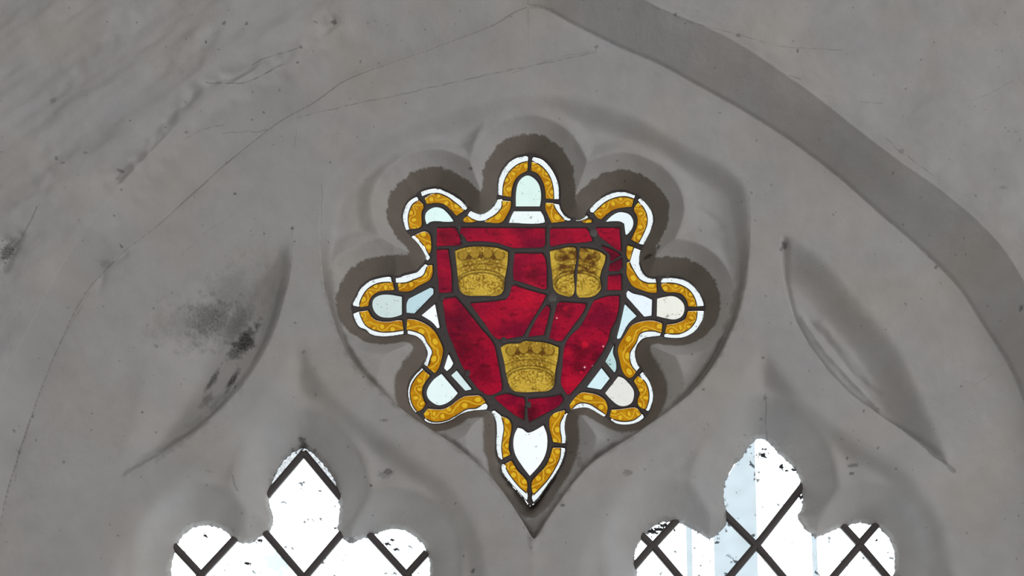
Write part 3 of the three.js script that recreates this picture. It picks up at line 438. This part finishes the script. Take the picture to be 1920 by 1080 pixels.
const CROWN = [
  ['C', [1145, 200, 1240, 170, 1400, 160, 1540, 175, 1632, 210, 1625, 330, 1600, 470, 1590, 560, 1560, 600, 1400, 612, 1230, 600, 1190, 560, 1175, 470, 1160, 330]],
  ['D', [250, 205, 330, 185, 480, 172, 490, 185, 470, 420, 465, 600, 440, 620, 380, 610, 310, 580, 280, 520, 275, 440, 262, 330]],
  ['D', [528, 175, 600, 180, 700, 205, 762, 245, 755, 300, 725, 380, 710, 450, 720, 540, 690, 590, 640, 620, 520, 630, 500, 600, 500, 480, 515, 300]],
  ['E', [1565, 205, 1620, 175, 1760, 160], 'F', [0, 152, 100, 152, 220, 165, 330, 205, 325, 290, 300, 420, 295, 500, 285, 560, 240, 600, 120, 612, 0, 617], 'E', [1680, 600, 1640, 540, 1620, 470, 1600, 350]],
];
// painted and stained glass: light that each point of the panel lets through (squared by the two faces of a pane)
const GX0 = -320, GY0 = -440, GW = 720, GH = 740, GT = 1440, GTH = 1480, gpix = { amber: null, red: null, gold: null, clear: null };
const gxy = (i, j) => [GX0 + (i + 0.5) / GT * GW, GY0 + (j + 0.5) / GTH * GH];
function glassTex(fn, test) {
  const a = new Uint8Array(GT * GTH * 4);
  for (let j = 0; j < GTH; j++) for (let i = 0; i < GT; i++) {
    const [x, y] = gxy(i, j), o = (j * GT + i) * 4; a[o + 3] = 255;
    if (!test(x, y)) continue;
    const c = fn(x, y); for (let t = 0; t < 3; t++) a[o + t] = enc(Math.sqrt(Math.max(0, c[t]) / SKY));
  }
  return dataTex(a, GT, GTH, true);
}
const near = (list, m) => {                                        // coarse map of where a kind of glass lies
  const cw = 8, w = Math.ceil(GW / cw) + 1, h = Math.ceil(GH / cw) + 1, map = new Uint8Array(w * h);
  for (const p of list) { const o = new Outline(p); for (let j = Math.floor((o.y0 - m - GY0) / cw); j <= (o.y1 + m - GY0) / cw; j++) for (let i = Math.floor((o.x0 - m - GX0) / cw); i <= (o.x1 + m - GX0) / cw; i++) if (i >= 0 && j >= 0 && i < w && j < h) map[j * w + i] = 1; }
  return (x, y) => map[Math.floor((y - GY0) / cw) * w + Math.floor((x - GX0) / cw)];
};
const shape = (q, corner = 0.55) => smooth(trace(...q), true, 3, corner);
const borderP = BORDER.map(([w, a]) => [shape(w), shape(a)]), smallP = SMALL_AMBER.map(q => shape(q)), clearP = CLEAR.map(([q], i) => shape(q, [6, 7, 8, 9, 13, 14, 16, 17].includes(i) ? 0.88 : 0.6)), redP = RED.map(q => shape(q, 0.8)), crownP = CROWN.map(q => shape(q, 0.5));
const PERIOD = oOct.len[oOct.n] / Math.round(oOct.len[oOct.n] / 46);
const amberTex = glassTex((x, y) => {
  const d = -oOct.sd(x, y), s = oOct.s, c = d - 17, ph = s / PERIOD * 2 * Math.PI;
  let col = mix3(rgb(188, 130, 16), rgb(168, 108, 10), sm(-0.3, 0.5, fbm(x / 28, y / 28, 101, 2)));
  col = mix3(col, rgb(204, 146, 20), sm(0.1, 0.5, n3(x / 12, y / 12, 103)) * 0.8);
  const vine = Math.abs(c - 5.5 * Math.sin(ph)) / Math.hypot(1, 5.5 * Math.cos(ph) * 2 * Math.PI / PERIOD);
  col = mix3(col, rgb(222, 180, 52), 0.85 * sm(1.7, 0.8, vine));
  for (const k of [0.25, 0.75]) { const f = ((s / PERIOD - k + 0.5) % 1 + 1) % 1 - 0.5, r = Math.hypot(f * PERIOD, c + (k < 0.5 ? 3.5 : -3.5)); col = mix3(col, rgb(226, 184, 44), 0.9 * sm(5.4, 4.2, r)); col = mix3(col, rgb(165, 100, 8), 0.35 * sm(1.2, 0.6, Math.abs(r - 6))); }
  for (const k of [0, 0.5]) { const f = ((s / PERIOD - k + 0.5) % 1 + 1) % 1 - 0.5, r = Math.hypot(f * PERIOD - 4, (c + (k ? 5 : -5)) * 1.2); col = mix3(col, rgb(212, 158, 28), 0.5 * sm(1.4, 0.6, Math.abs(r - 4.5))); }
  const g = 1 + 0.1 * n3(x / 2.5, y / 2.5, 105); return col.map(v => v * g);
}, near([...borderP.map(b => b[1]), ...smallP], 4));
const BLOTS = [[835, 445, 22, .5], [850, 600, 30, .45], [860, 660, 36, .5], [905, 700, 28, .55], [1000, 515, 18, .5], [1060, 580, 22, .45], [1090, 660, 26, .6], [1085, 690, 16, .6], [1120, 670, 16, .5], [1150, 490, 22, .55], [990, 778, 26, .8], [880, 640, 40, .35], [1140, 470, 25, .4], [930, 435, 12, .4]].map(([u, v, r, a]) => [...P(u, v), r, a]);
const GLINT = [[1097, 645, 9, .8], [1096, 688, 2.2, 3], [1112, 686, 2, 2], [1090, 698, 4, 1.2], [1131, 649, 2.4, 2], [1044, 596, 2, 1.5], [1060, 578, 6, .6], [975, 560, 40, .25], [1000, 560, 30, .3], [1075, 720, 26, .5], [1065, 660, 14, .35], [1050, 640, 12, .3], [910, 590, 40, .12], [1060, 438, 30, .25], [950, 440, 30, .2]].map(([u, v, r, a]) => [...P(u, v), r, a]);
const redTex = glassTex((x, y) => {
  const st = fbm(x / 40, y / 14, 111, 3), sp = n3(x / 5, y / 5, 113), b = fbm(x / 55, y / 55, 115, 2);
  let col = mix3(rgb(122, 12, 42), rgb(162, 15, 45), sm(-0.35, 0.35, b + 0.5 * st));
  col = mix3(col, rgb(90, 9, 32), 0.7 * sm(0.08, 0.42, fbm(x / 17, y / 10, 112, 3)));
  const rag = 1 + 0.7 * fbm(x / 13, y / 8, 117, 3), rag2 = 1 + 0.5 * n3(x / 7, y / 7, 119);
  for (const [cx, cy, r, a] of BLOTS) if (Math.abs(x - cx) < r * 3 && Math.abs(y - cy) < r * 3) col = mix3(col, rgb(62, 12, 24), a * sm(1.25, 0.2, Math.hypot(x - cx, y - cy) / r * rag));
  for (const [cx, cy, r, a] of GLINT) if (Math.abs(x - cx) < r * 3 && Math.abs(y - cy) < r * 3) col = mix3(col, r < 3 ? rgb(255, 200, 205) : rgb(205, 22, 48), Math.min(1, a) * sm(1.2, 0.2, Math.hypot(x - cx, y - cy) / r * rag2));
  const g = 1 + 0.22 * sp + 0.15 * n3(x / 2.4, y / 2, 121) - 0.5 * sm(0.42, 0.6, n3(x / 3.5, y / 2.4, 123)); return col.map(v => v * g);
}, near(redP, 4));
// crown charges: rim oval, band and beads painted in brown on gold
const CB = [[P(902, 510), 1], [P(1083, 511), 0.97], [P(994, 690), 1.02]];
const goldTex = glassTex((x, y) => {
  let [[cx, cy], k] = CB[0]; for (const b of CB) if (Math.hypot(x - b[0][0], y - b[0][1]) < Math.hypot(x - cx, y - cy)) [[cx, cy], k] = b;
  const X = (x - cx) / k, Y = (y - cy) / k;
  const pit = fbm(x / 4.2, y / 4.2, 131, 2), pat = fbm(x / 24, y / 24, 133, 2), inside = Math.hypot(X / 43, (Y + 24) / 23.5);
  const band = y0 => Y - (y0 - (X / 46) ** 2 * 11), crown = band(4) > 0;
  let col = mix3(rgb(206, 178, 70), rgb(180, 150, 52), sm(-0.3, 0.4, pat));
  const side = sm(44, 30, Math.abs(X) - (Y > 0 ? 0.06 * Y : 0));
  if (crown) col = mix3(col, rgb(140, 108, 36), (0.55 + 0.5 * pat) * side);
  // stippled matting
  col = mix3(col, rgb(112, 84, 26), sm(0.04, 0.2, pit) * (inside < 0.94 ? 0.75 * sm(-1.2, 0.3, pat * 2 - (Y + 24) / 30 * -0.6) : crown ? 0.55 * side : 0.25));
  col = mix3(col, rgb(228, 208, 110), 0.7 * sm(0.16, 0.32, -pit));
  const line = (d, w, a) => { col = mix3(col, rgb(78, 54, 12), a * sm(w, w * 0.4, Math.abs(d)) * (0.8 + 0.3 * n3(x / 6, y / 6, 137))); };
  line((inside - 1) * 25, 2.2, Y > -34 ? 0.9 : 0.35);
  line(Math.hypot(X / 48, (Y + 24) / 29) * 30 - 30, 1.8, Y > -26 ? 0.85 : 0);
  line(band(17), 1.6, 0.75); line(band(23), 1.2, 0.45);
  if (crown) for (const b of [-34, -12, 12, 34]) { const r = Math.hypot(X - b, Y - 39 + Math.abs(b) * 0.14); col = mix3(col, rgb(166, 136, 50), 0.7 * sm(10, 8.5, r)); if (Y < 41) line(r - 10, 2, 0.8); }
  if (crown) for (const b of [-23, 0, 23]) col = mix3(col, rgb(92, 58, 24), 0.85 * sm(7.5, 3, Math.hypot(X - b, (Y - 32 + Math.abs(b) * 0.12) * 1.2)));
  if (cx > 100 && Y > -2) col = mix3(col, rgb(86, 52, 22), 0.85 * sm(0.0, 0.3, fbm(x / 15, y / 9, 139, 3) + 0.12) * side);
  return col.map((v, t) => v * [0.93, 0.84, 0.72][t]);
}, near(crownP, 4));
const clearTex = glassTex((x, y) => {
  const g = 1 + 0.08 * fbm(x / 16, y / 16, 141, 3) - 0.65 * sm(0.44, 0.58, n3(x / 3.4, y / 3.4, 143)) * sm(0.0, 0.3, n3(x / 24, y / 24, 145)) - 0.5 * sm(3 + 6 * n3(x / 18, y / 18, 146), 0, at(D_OCT, x, y) * -1) * sm(-0.1, 0.35, n3(x / 5, y / 5, 148)) + 0.04 * n3(x / 2, y / 2, 147);
  return [g * SKY, g * SKY, g * SKY].map(v => Math.min(v, SKY));
}, near([...borderP.map(b => b[0]), ...clearP], 4));
const pane = (name, map, c) => new THREE.MeshPhysicalMaterial({ name, map, color: c ? new THREE.Color().setRGB(...c.map(v => Math.sqrt(lin(v) * 1.06 / SKY))) : 0xffffff, transmission: 1, thickness: 0, roughness: 0.06, ior: 1.5, specularIntensity: 0.5 });
const amberMat = pane('amber_stained_glass', amberTex), redMat = pane('ruby_glass', redTex), goldMat = pane('painted_gold_glass', goldTex), edgeMat = pane('white_edge_glass', clearTex, [238, 244, 244]);
const leadMat = new THREE.MeshStandardMaterial({ name: 'lead', color: new THREE.Color().setRGB(0.082, 0.071, 0.072), roughness: 0.6, metalness: 0.15 });
const solderMat = new THREE.MeshStandardMaterial({ name: 'solder', color: new THREE.Color().setRGB(0.13, 0.125, 0.125), roughness: 0.5, metalness: 0.3 });
const paintMat = new THREE.MeshStandardMaterial({ name: 'glass_paint', color: new THREE.Color().setRGB(0.06, 0.05, 0.045), roughness: 0.8 });
const BASE = -440;                                                 // mm: foot of the octofoil panel
function paneGeo(pts, z0 = -3, depth = 3, base = BASE) {
  const g = new THREE.ExtrudeGeometry(new THREE.Shape(pts.map(p => new THREE.Vector2(p[0] / 1000, (p[1] - base) / 1000))), { depth: depth / 1000, bevelEnabled: false, curveSegments: 1 }).translate(0, 0, z0 / 1000);
  const p = g.attributes.position, uv = g.attributes.uv;
  for (let i = 0; i < p.count; i++) uv.setXY(i, (p.getX(i) * 1000 - GX0) / GW, (p.getY(i) * 1000 + base - GY0) / GH);
  return g;
}
const panel = add(new THREE.Group(), 'stained_glass_panel', scene, { label: 'eight-lobed stained glass panel with red shield and three gold crowns', category: 'stained glass' });
panel.position.set(0, WY + BASE / 1000, 0);
borderP.forEach(([w, a]) => {
  const m = add(new THREE.Mesh(paneGeo(inflate(a, 1.2)), amberMat), 'border_pane', panel, { label: 'amber stained border pane with white edge' });
  add(new THREE.Mesh(paneGeo(inflate(w, 1.2), -3.6), edgeMat), 'white_edge', m);
  // the thin line painted between stain and white edge
  const ow = new Outline(w), run = [], n = a.length, hit = a.map(p => Math.abs(ow.sd(p[0], p[1])) < 3.2);
  let st = 0; while (st < n && !(hit[st] && !hit[(st + n - 1) % n])) st++;
  for (let k = 0; k < n; k++) { const i = (st + k) % n; if (!hit[i]) { if (run.length > 4) break; run.length = 0; continue; } ow.sd(a[i][0], a[i][1]); run.push([(a[i][0] + ow.q[0]) / 2, (a[i][1] + ow.q[1]) / 2]); }
  if (run.length > 3) {
    const l = [], r = [];
    run.forEach((p, i) => { const q = run[Math.max(0, i - 1)], t = run[Math.min(run.length - 1, i + 1)], L = Math.hypot(t[0] - q[0], t[1] - q[1]) + 1e-9, nx = -(t[1] - q[1]) / L, ny = (t[0] - q[0]) / L; l.push([p[0] + nx * 0.9, p[1] + ny * 0.9]); r.unshift([p[0] - nx * 0.9, p[1] - ny * 0.9]); });
    add(new THREE.Mesh(paneGeo([...l, ...r], 0.1, 0.3), paintMat), 'painted_line', m);
  }
});
smallP.forEach(p => add(new THREE.Mesh(paneGeo(inflate(p, 1.5)), amberMat), 'border_pane', panel));
clearP.forEach((p, i) => add(new THREE.Mesh(paneGeo(inflate(p, 2)), pane('white_glass', clearTex, CLEAR[i][1])), 'white_pane', panel));
redP.forEach(p => add(new THREE.Mesh(paneGeo(inflate(p, 2)), redMat), 'shield_pane', panel));
crownP.forEach(p => add(new THREE.Mesh(paneGeo(inflate(p, 2)), goldMat), 'crown_pane', panel, { label: 'gold pane painted as a crown' }));
// the net of lead cames between the panes, domed in section, cut along the panes' edges
{
  const all = [...borderP.flatMap(([w, a]) => [[w, 1.1], [a, 1.1]]), ...[...smallP, ...clearP, ...redP, ...crownP].map(p => [p, 0])].map(([p, e]) => ({ o: new Outline(p), e }));
  const st = 1.2, nx = Math.floor(GW / st), ny = Math.floor(GH / st), F = new Float32Array((nx + 1) * (ny + 1)), Q = new Float32Array((nx + 1) * (ny + 1));
  for (let j = 0; j <= ny; j++) for (let i = 0; i <= nx; i++) {
    const x = GX0 + i * st, y = GY0 + j * st, k = j * (nx + 1) + i; Q[k] = at(D_OCT, x, y);
    let f = -9; if (Q[k] < 8) for (const { o, e } of all) if (o.near(x, y, 9)) f = Math.max(f, e - o.sd(x, y));
    F[k] = f;
  }
  const pos = [], idx = [], cache = new Map();
  const put = (key, x, y, f) => { if (cache.has(key)) return cache.get(key); const t = Math.min(1, Math.max(0, -f / 5)); pos.push(x / 1000, (y - BASE) / 1000, (0.6 + 4.2 * Math.sqrt(1 - (1 - t) ** 2) + 0.5 * n3(x / 6, y / 6, 151) * t) / 1000); cache.set(key, pos.length / 3 - 1); return pos.length / 3 - 1; };
  const corner = k => { const i = k % (nx + 1), j = (k - i) / (nx + 1); return [GX0 + i * st, GY0 + j * st]; };
  const tri = (a, b, c) => {
    const v = [a, b, c], poly = [];
    for (let t = 0; t < 3; t++) {
      const p = v[t], q = v[(t + 1) % 3], fp = F[p], fq = F[q];
      if (fp < 0) poly.push(put(p, ...corner(p), fp));
      if ((fp < 0) !== (fq < 0)) { const lo = Math.min(p, q), hi = Math.max(p, q), s = F[lo] / (F[lo] - F[hi]), A = corner(lo), B = corner(hi); poly.push(put(lo * 4e6 + hi, mix(A[0], B[0], s), mix(A[1], B[1], s), 0)); }
    }
    for (let t = 1; t + 1 < poly.length; t++) idx.push(poly[0], poly[t], poly[t + 1]);
  };
  for (let j = 0; j < ny; j++) for (let i = 0; i < nx; i++) { const k = j * (nx + 1) + i; if (Q[k] > 3 || (F[k] >= 0 && F[k + 1] >= 0 && F[k + nx + 1] >= 0 && F[k + nx + 2] >= 0)) continue; tri(k, k + 1, k + nx + 2); tri(k, k + nx + 2, k + nx + 1); }
  const g = new THREE.BufferGeometry(); g.setAttribute('position', new THREE.Float32BufferAttribute(pos, 3)); g.setIndex(idx); g.computeVertexNormals();
  add(new THREE.Mesh(g, leadMat), 'lead_came', panel, { label: 'dark lead came net' });
  for (const [u, v, r] of [[1035, 560, 9], [1036, 570, 6], [1112, 438, 8], [868, 452, 5], [876, 702, 6], [828, 560, 6], [1150, 640, 6], [1167, 510, 6], [990, 760, 6], [1030, 425, 6], [944, 640, 6]]) {
    const [x, y] = P(u, v), s = new THREE.SphereGeometry(r / 1000, 14, 10); s.scale(1, 1.15, 0.3);
    const sp = s.attributes.position; for (let i = 0; i < sp.count; i++) { const w = 1 + 0.25 * n3(sp.getX(i) * 260, sp.getY(i) * 260, u); sp.setXYZ(i, sp.getX(i) * w, sp.getY(i) * w, sp.getZ(i)); }
    s.computeVertexNormals(); s.translate(x / 1000, (y - BASE) / 1000, 0.0045); add(new THREE.Mesh(s, r > 7 ? solderMat : leadMat), 'solder_joint', panel);
  }
}

// ---------------------------------------------------------------- the two lower lights: diamond quarries in lead
const LX0 = -660, LX1 = 760, LY0 = -600, LY1 = -270, LW = 2048, LH = 476, lp = new Uint8Array(LW * LH * 4);
const MARKS = [[384, 1004, 6, 2], [463, 1056, 6, 1.6], [486, 1013, 7, 2], [570, 904, 2, 1], [725, 1020, 7, 2.4], [742, 1030, 6, 2], [735, 1012, 5, 1.6], [1430, 853, 9, 1.8], [1466, 875, 6, 1.4], [1475, 882, 5, 2.4], [1434, 842, 4, 2], [1487, 880, 5, 1.6], [1408, 867, 2, 1], [1643, 1013, 3, 1.4], [1265, 994, 2, 1], [1222, 996, 16, 3], [1236, 992, 14, 3], [1245, 985, 10, 2.4], [1502, 932, 7, 2], [1210, 1035, 3, 1], [1196, 1052, 8, 2.4], [505, 922, 4, 2], [632, 915, 5, 2], [628, 990, 3, 1.5], [345, 1035, 4, 1.5]].map(([u, v, r, e]) => [...P(u, v), r, e]);
const BLUE = P(520, 1055), SL = [P(569, 850), P(500, 928), P(638, 928)];
for (let j = 0; j < LH; j++) for (let i = 0; i < LW; i++) {
  const x = LX0 + (i + .5) / LW * (LX1 - LX0), y = LY0 + (j + .5) / LH * (LY1 - LY0), o = (j * LW + i) * 4;
  const d = at(D_LT, x, y); lp[o + 3] = 255; if (d > 14) continue;
  let c = [0.9, 0.92, 0.93];
  const g = 1 + 0.05 * n3(x / 30, y / 30, 161); c = c.map(v => v * g);
  // mortar smears and cobweb along the stone
  const smear = sm(4 + 12 * n3(x / 26, y / 26, 163), 0, -d) * sm(0.05, 0.45, n3(x / 7, y / 7, 165) + 0.3 * n3(x / 3, y / 3, 166));
  c = mix3(c, [0.12, 0.13, 0.13], 0.8 * smear);
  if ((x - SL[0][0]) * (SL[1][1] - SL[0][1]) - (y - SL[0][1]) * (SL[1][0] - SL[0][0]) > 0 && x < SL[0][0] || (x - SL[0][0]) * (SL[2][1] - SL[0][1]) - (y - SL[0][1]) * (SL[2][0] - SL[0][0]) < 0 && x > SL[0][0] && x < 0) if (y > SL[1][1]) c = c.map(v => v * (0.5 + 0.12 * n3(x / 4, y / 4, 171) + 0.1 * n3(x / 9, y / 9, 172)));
  const film = sm(16, 6, Math.hypot(x - BLUE[0], y - BLUE[1]) * (1 + 0.8 * n3(x / 12, y / 12, 167)) - 8); c = mix3(c, [0.40, 0.45, 0.455], 0.8 * film);
  for (const [mx, my, r, e] of MARKS) if (Math.abs(x - mx) < r * 2.5 && Math.abs(y - my) < r * 2.5) { const q = Math.hypot(x - mx + (y - my) * 0.5, (y - my) * e) / r * (1 + 1.1 * n3(x / 3.5, y / 3.5, 169)); c = mix3(c, [0.03, 0.03, 0.03], 0.95 * sm(1, 0.55, q)); }
  for (let t = 0; t < 3; t++) lp[o + t] = enc(c[t]); lp[o + 3] = 255;
}
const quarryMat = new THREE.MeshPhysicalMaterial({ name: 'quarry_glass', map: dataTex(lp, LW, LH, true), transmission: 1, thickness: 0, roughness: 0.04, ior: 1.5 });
const outerMat = new THREE.MeshPhysicalMaterial({ name: 'weathered_sheet', color: new THREE.Color().setRGB(0.50, 0.525, 0.535), transmission: 1, thickness: 0, roughness: 0.1, ior: 1.45 });
function clip(poly, x0, x1, y0, y1) {
  for (const [ax, lim, sg] of [[0, x0, 1], [0, x1, -1], [1, y0, 1], [1, y1, -1]]) { const out = []; poly.forEach((p, i) => { const q = poly[(i + 1) % poly.length], dp = (p[ax] - lim) * sg, dq = (q[ax] - lim) * sg; if (dp >= 0) out.push(p); if (dp * dq < 0) { const t = dp / (dp - dq); out.push([mix(p[0], q[0], t), mix(p[1], q[1], t)]); } }); poly = out; }
  return poly;
}
function quarryGeo(pts) {
  const g = new THREE.ExtrudeGeometry(new THREE.Shape(pts.map(p => new THREE.Vector2(p[0] / 1000, (p[1] + 1480) / 1000))), { depth: 0.003, bevelEnabled: false }).translate(0, 0, -0.003), p = g.attributes.position, uv = g.attributes.uv;
  for (let i = 0; i < p.count; i++) uv.setXY(i, (p.getX(i) * 1000 - LX0) / (LX1 - LX0), (p.getY(i) * 1000 - 1480 - LY0) / (LY1 - LY0));
  return g;
}
function cameBar(a, b, w = 13) {                                     // straight came with a rounded face
  const [ax, ay] = P(...a), [bx, by] = P(...b), L = Math.hypot(bx - ax, by - ay), s = new THREE.Shape(), h = w / 2000;
  s.moveTo(-h, -0.005); s.lineTo(h, -0.005); s.lineTo(h, 0.0015); s.quadraticCurveTo(h * 0.8, 0.005, 0, 0.0055); s.quadraticCurveTo(-h * 0.8, 0.005, -h, 0.0015); s.closePath();
  const g = new THREE.ExtrudeGeometry(s, { depth: L / 1000, bevelEnabled: false, curveSegments: 6 });
  const ex = (bx - ax) / L, ey = (by - ay) / L;
  g.applyMatrix4(new THREE.Matrix4().makeBasis(new THREE.Vector3(-ey, ex, 0), new THREE.Vector3(0, 0, 1), new THREE.Vector3(ex, ey, 0)).setPosition(ax / 1000, (ay + 1480) / 1000, 0));
  return g;
}
function leadedLight(label, cx, cy, outline, bars) {
  const g = add(new THREE.Group(), 'leaded_light', scene, { label, category: 'window glass', group: 'leaded lights below the octofoil' });
  g.position.set(0, WY - 1.48, 0);
  const A = 97.3, Bv = 115, o = new Outline(outline);
  for (let j = -3; j <= 9; j++) for (let i = -3; i <= 3; i++) {
    if ((i + j) & 1) continue;
    const x = cx + i * A, y = cy + j * Bv, q = [[x, y - Bv], [x + A, y], [x, y + Bv], [x - A, y]];
    if (y - Bv > 1900) continue;
    const c = P(x, y); if (![...q, [x, y], [x - A / 2, y - Bv / 2], [x + A / 2, y - Bv / 2], [x - A / 2, y + Bv / 2], [x + A / 2, y + Bv / 2]].some(p => o.sd(...P(...p)) < 4)) continue;
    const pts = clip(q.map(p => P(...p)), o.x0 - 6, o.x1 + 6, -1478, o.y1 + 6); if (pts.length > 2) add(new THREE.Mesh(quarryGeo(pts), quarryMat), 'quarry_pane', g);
  }
  const inside = []; for (const [a, b] of bars) { let t0 = -1; for (let k = 0; k <= 300; k++) { const t = k / 300, q = P(mix(a[0], b[0], t), mix(a[1], b[1], t)), ok = k < 300 && o.sd(...q) < 7; if (ok && t0 < 0) t0 = t; if (!ok && t0 >= 0) { if (t - t0 > 0.02) inside.push([[mix(a[0], b[0], t0), mix(a[1], b[1], t0)], [mix(a[0], b[0], t), mix(a[1], b[1], t)]]); t0 = -1; } } }
  for (const [a, b] of inside) add(new THREE.Mesh(cameBar(a, b), leadMat), 'lead_came', g);
  // the lattice goes on below the part in view
  return g;
}
const lat = (cx, y0, xl, xr) => { const o = []; for (const c of [-2, -1, 0, 1, 2, 3]) { o.push([[cx + c * 194.6, y0], [cx + c * 194.6 - 97.3 * 4, y0 + 460]], [[cx + c * 194.6, y0], [cx + c * 194.6 + 97.3 * 4, y0 + 460]]); } return o.filter(([a, b]) => a[0] > xl && a[0] < xr); };
leadedLight('clear diamond-leaded light with trefoil head below left of the shield', 570, 965, LIGHT_L, [
  [[570, 848], [500, 930]], [[569, 848], [640, 934]], [[570, 1084], [490, 990]], [[570, 1084], [646, 994]], [[377, 1078], [325, 1022]], [[377, 1078], [446, 1004]], [[762, 1078], [688, 997]], [[762, 1078], [800, 1036]], ...lat(570, 1080, 330, 800)]);
const right = leadedLight('clear diamond-leaded light with bluish outer strip below right of the shield', 1418, 907, LIGHT_R, [
  [[1418, 1023], [1357, 962]], [[1418, 1023], [1506, 910]], [[1224, 1024], [1192, 992]], [[1224, 1024], [1270, 974]], [[1612, 1020], [1568, 972]], [[1612, 1020], [1650, 976]], ...lat(1418, 1022, 1190, 1680)]);
for (const q of [[1337, 1095, 1415, 1095, 1415, 824, 1396, 848, 1372, 880, 1356, 910, 1337, 955], [1286, 1095, 1297, 1095, 1297, 982, 1286, 978], [1521, 1095, 1531, 1095, 1531, 998, 1521, 994]]) {
  const pts = PL(q, -6); pts[0][1] = pts[1][1] = -1450;
  const sh = new THREE.Shape(pts.map(p => new THREE.Vector2(p[0] / 1000, (p[1] + 1480) / 1000)));
  add(new THREE.Mesh(new THREE.ExtrudeGeometry(sh, { depth: 0.002, bevelEnabled: false }).translate(0, 0, -0.0075), outerMat), 'outer_strip', right, { label: 'pale blue weathered strip behind the quarries' });
}
renderer.render(scene, camera);
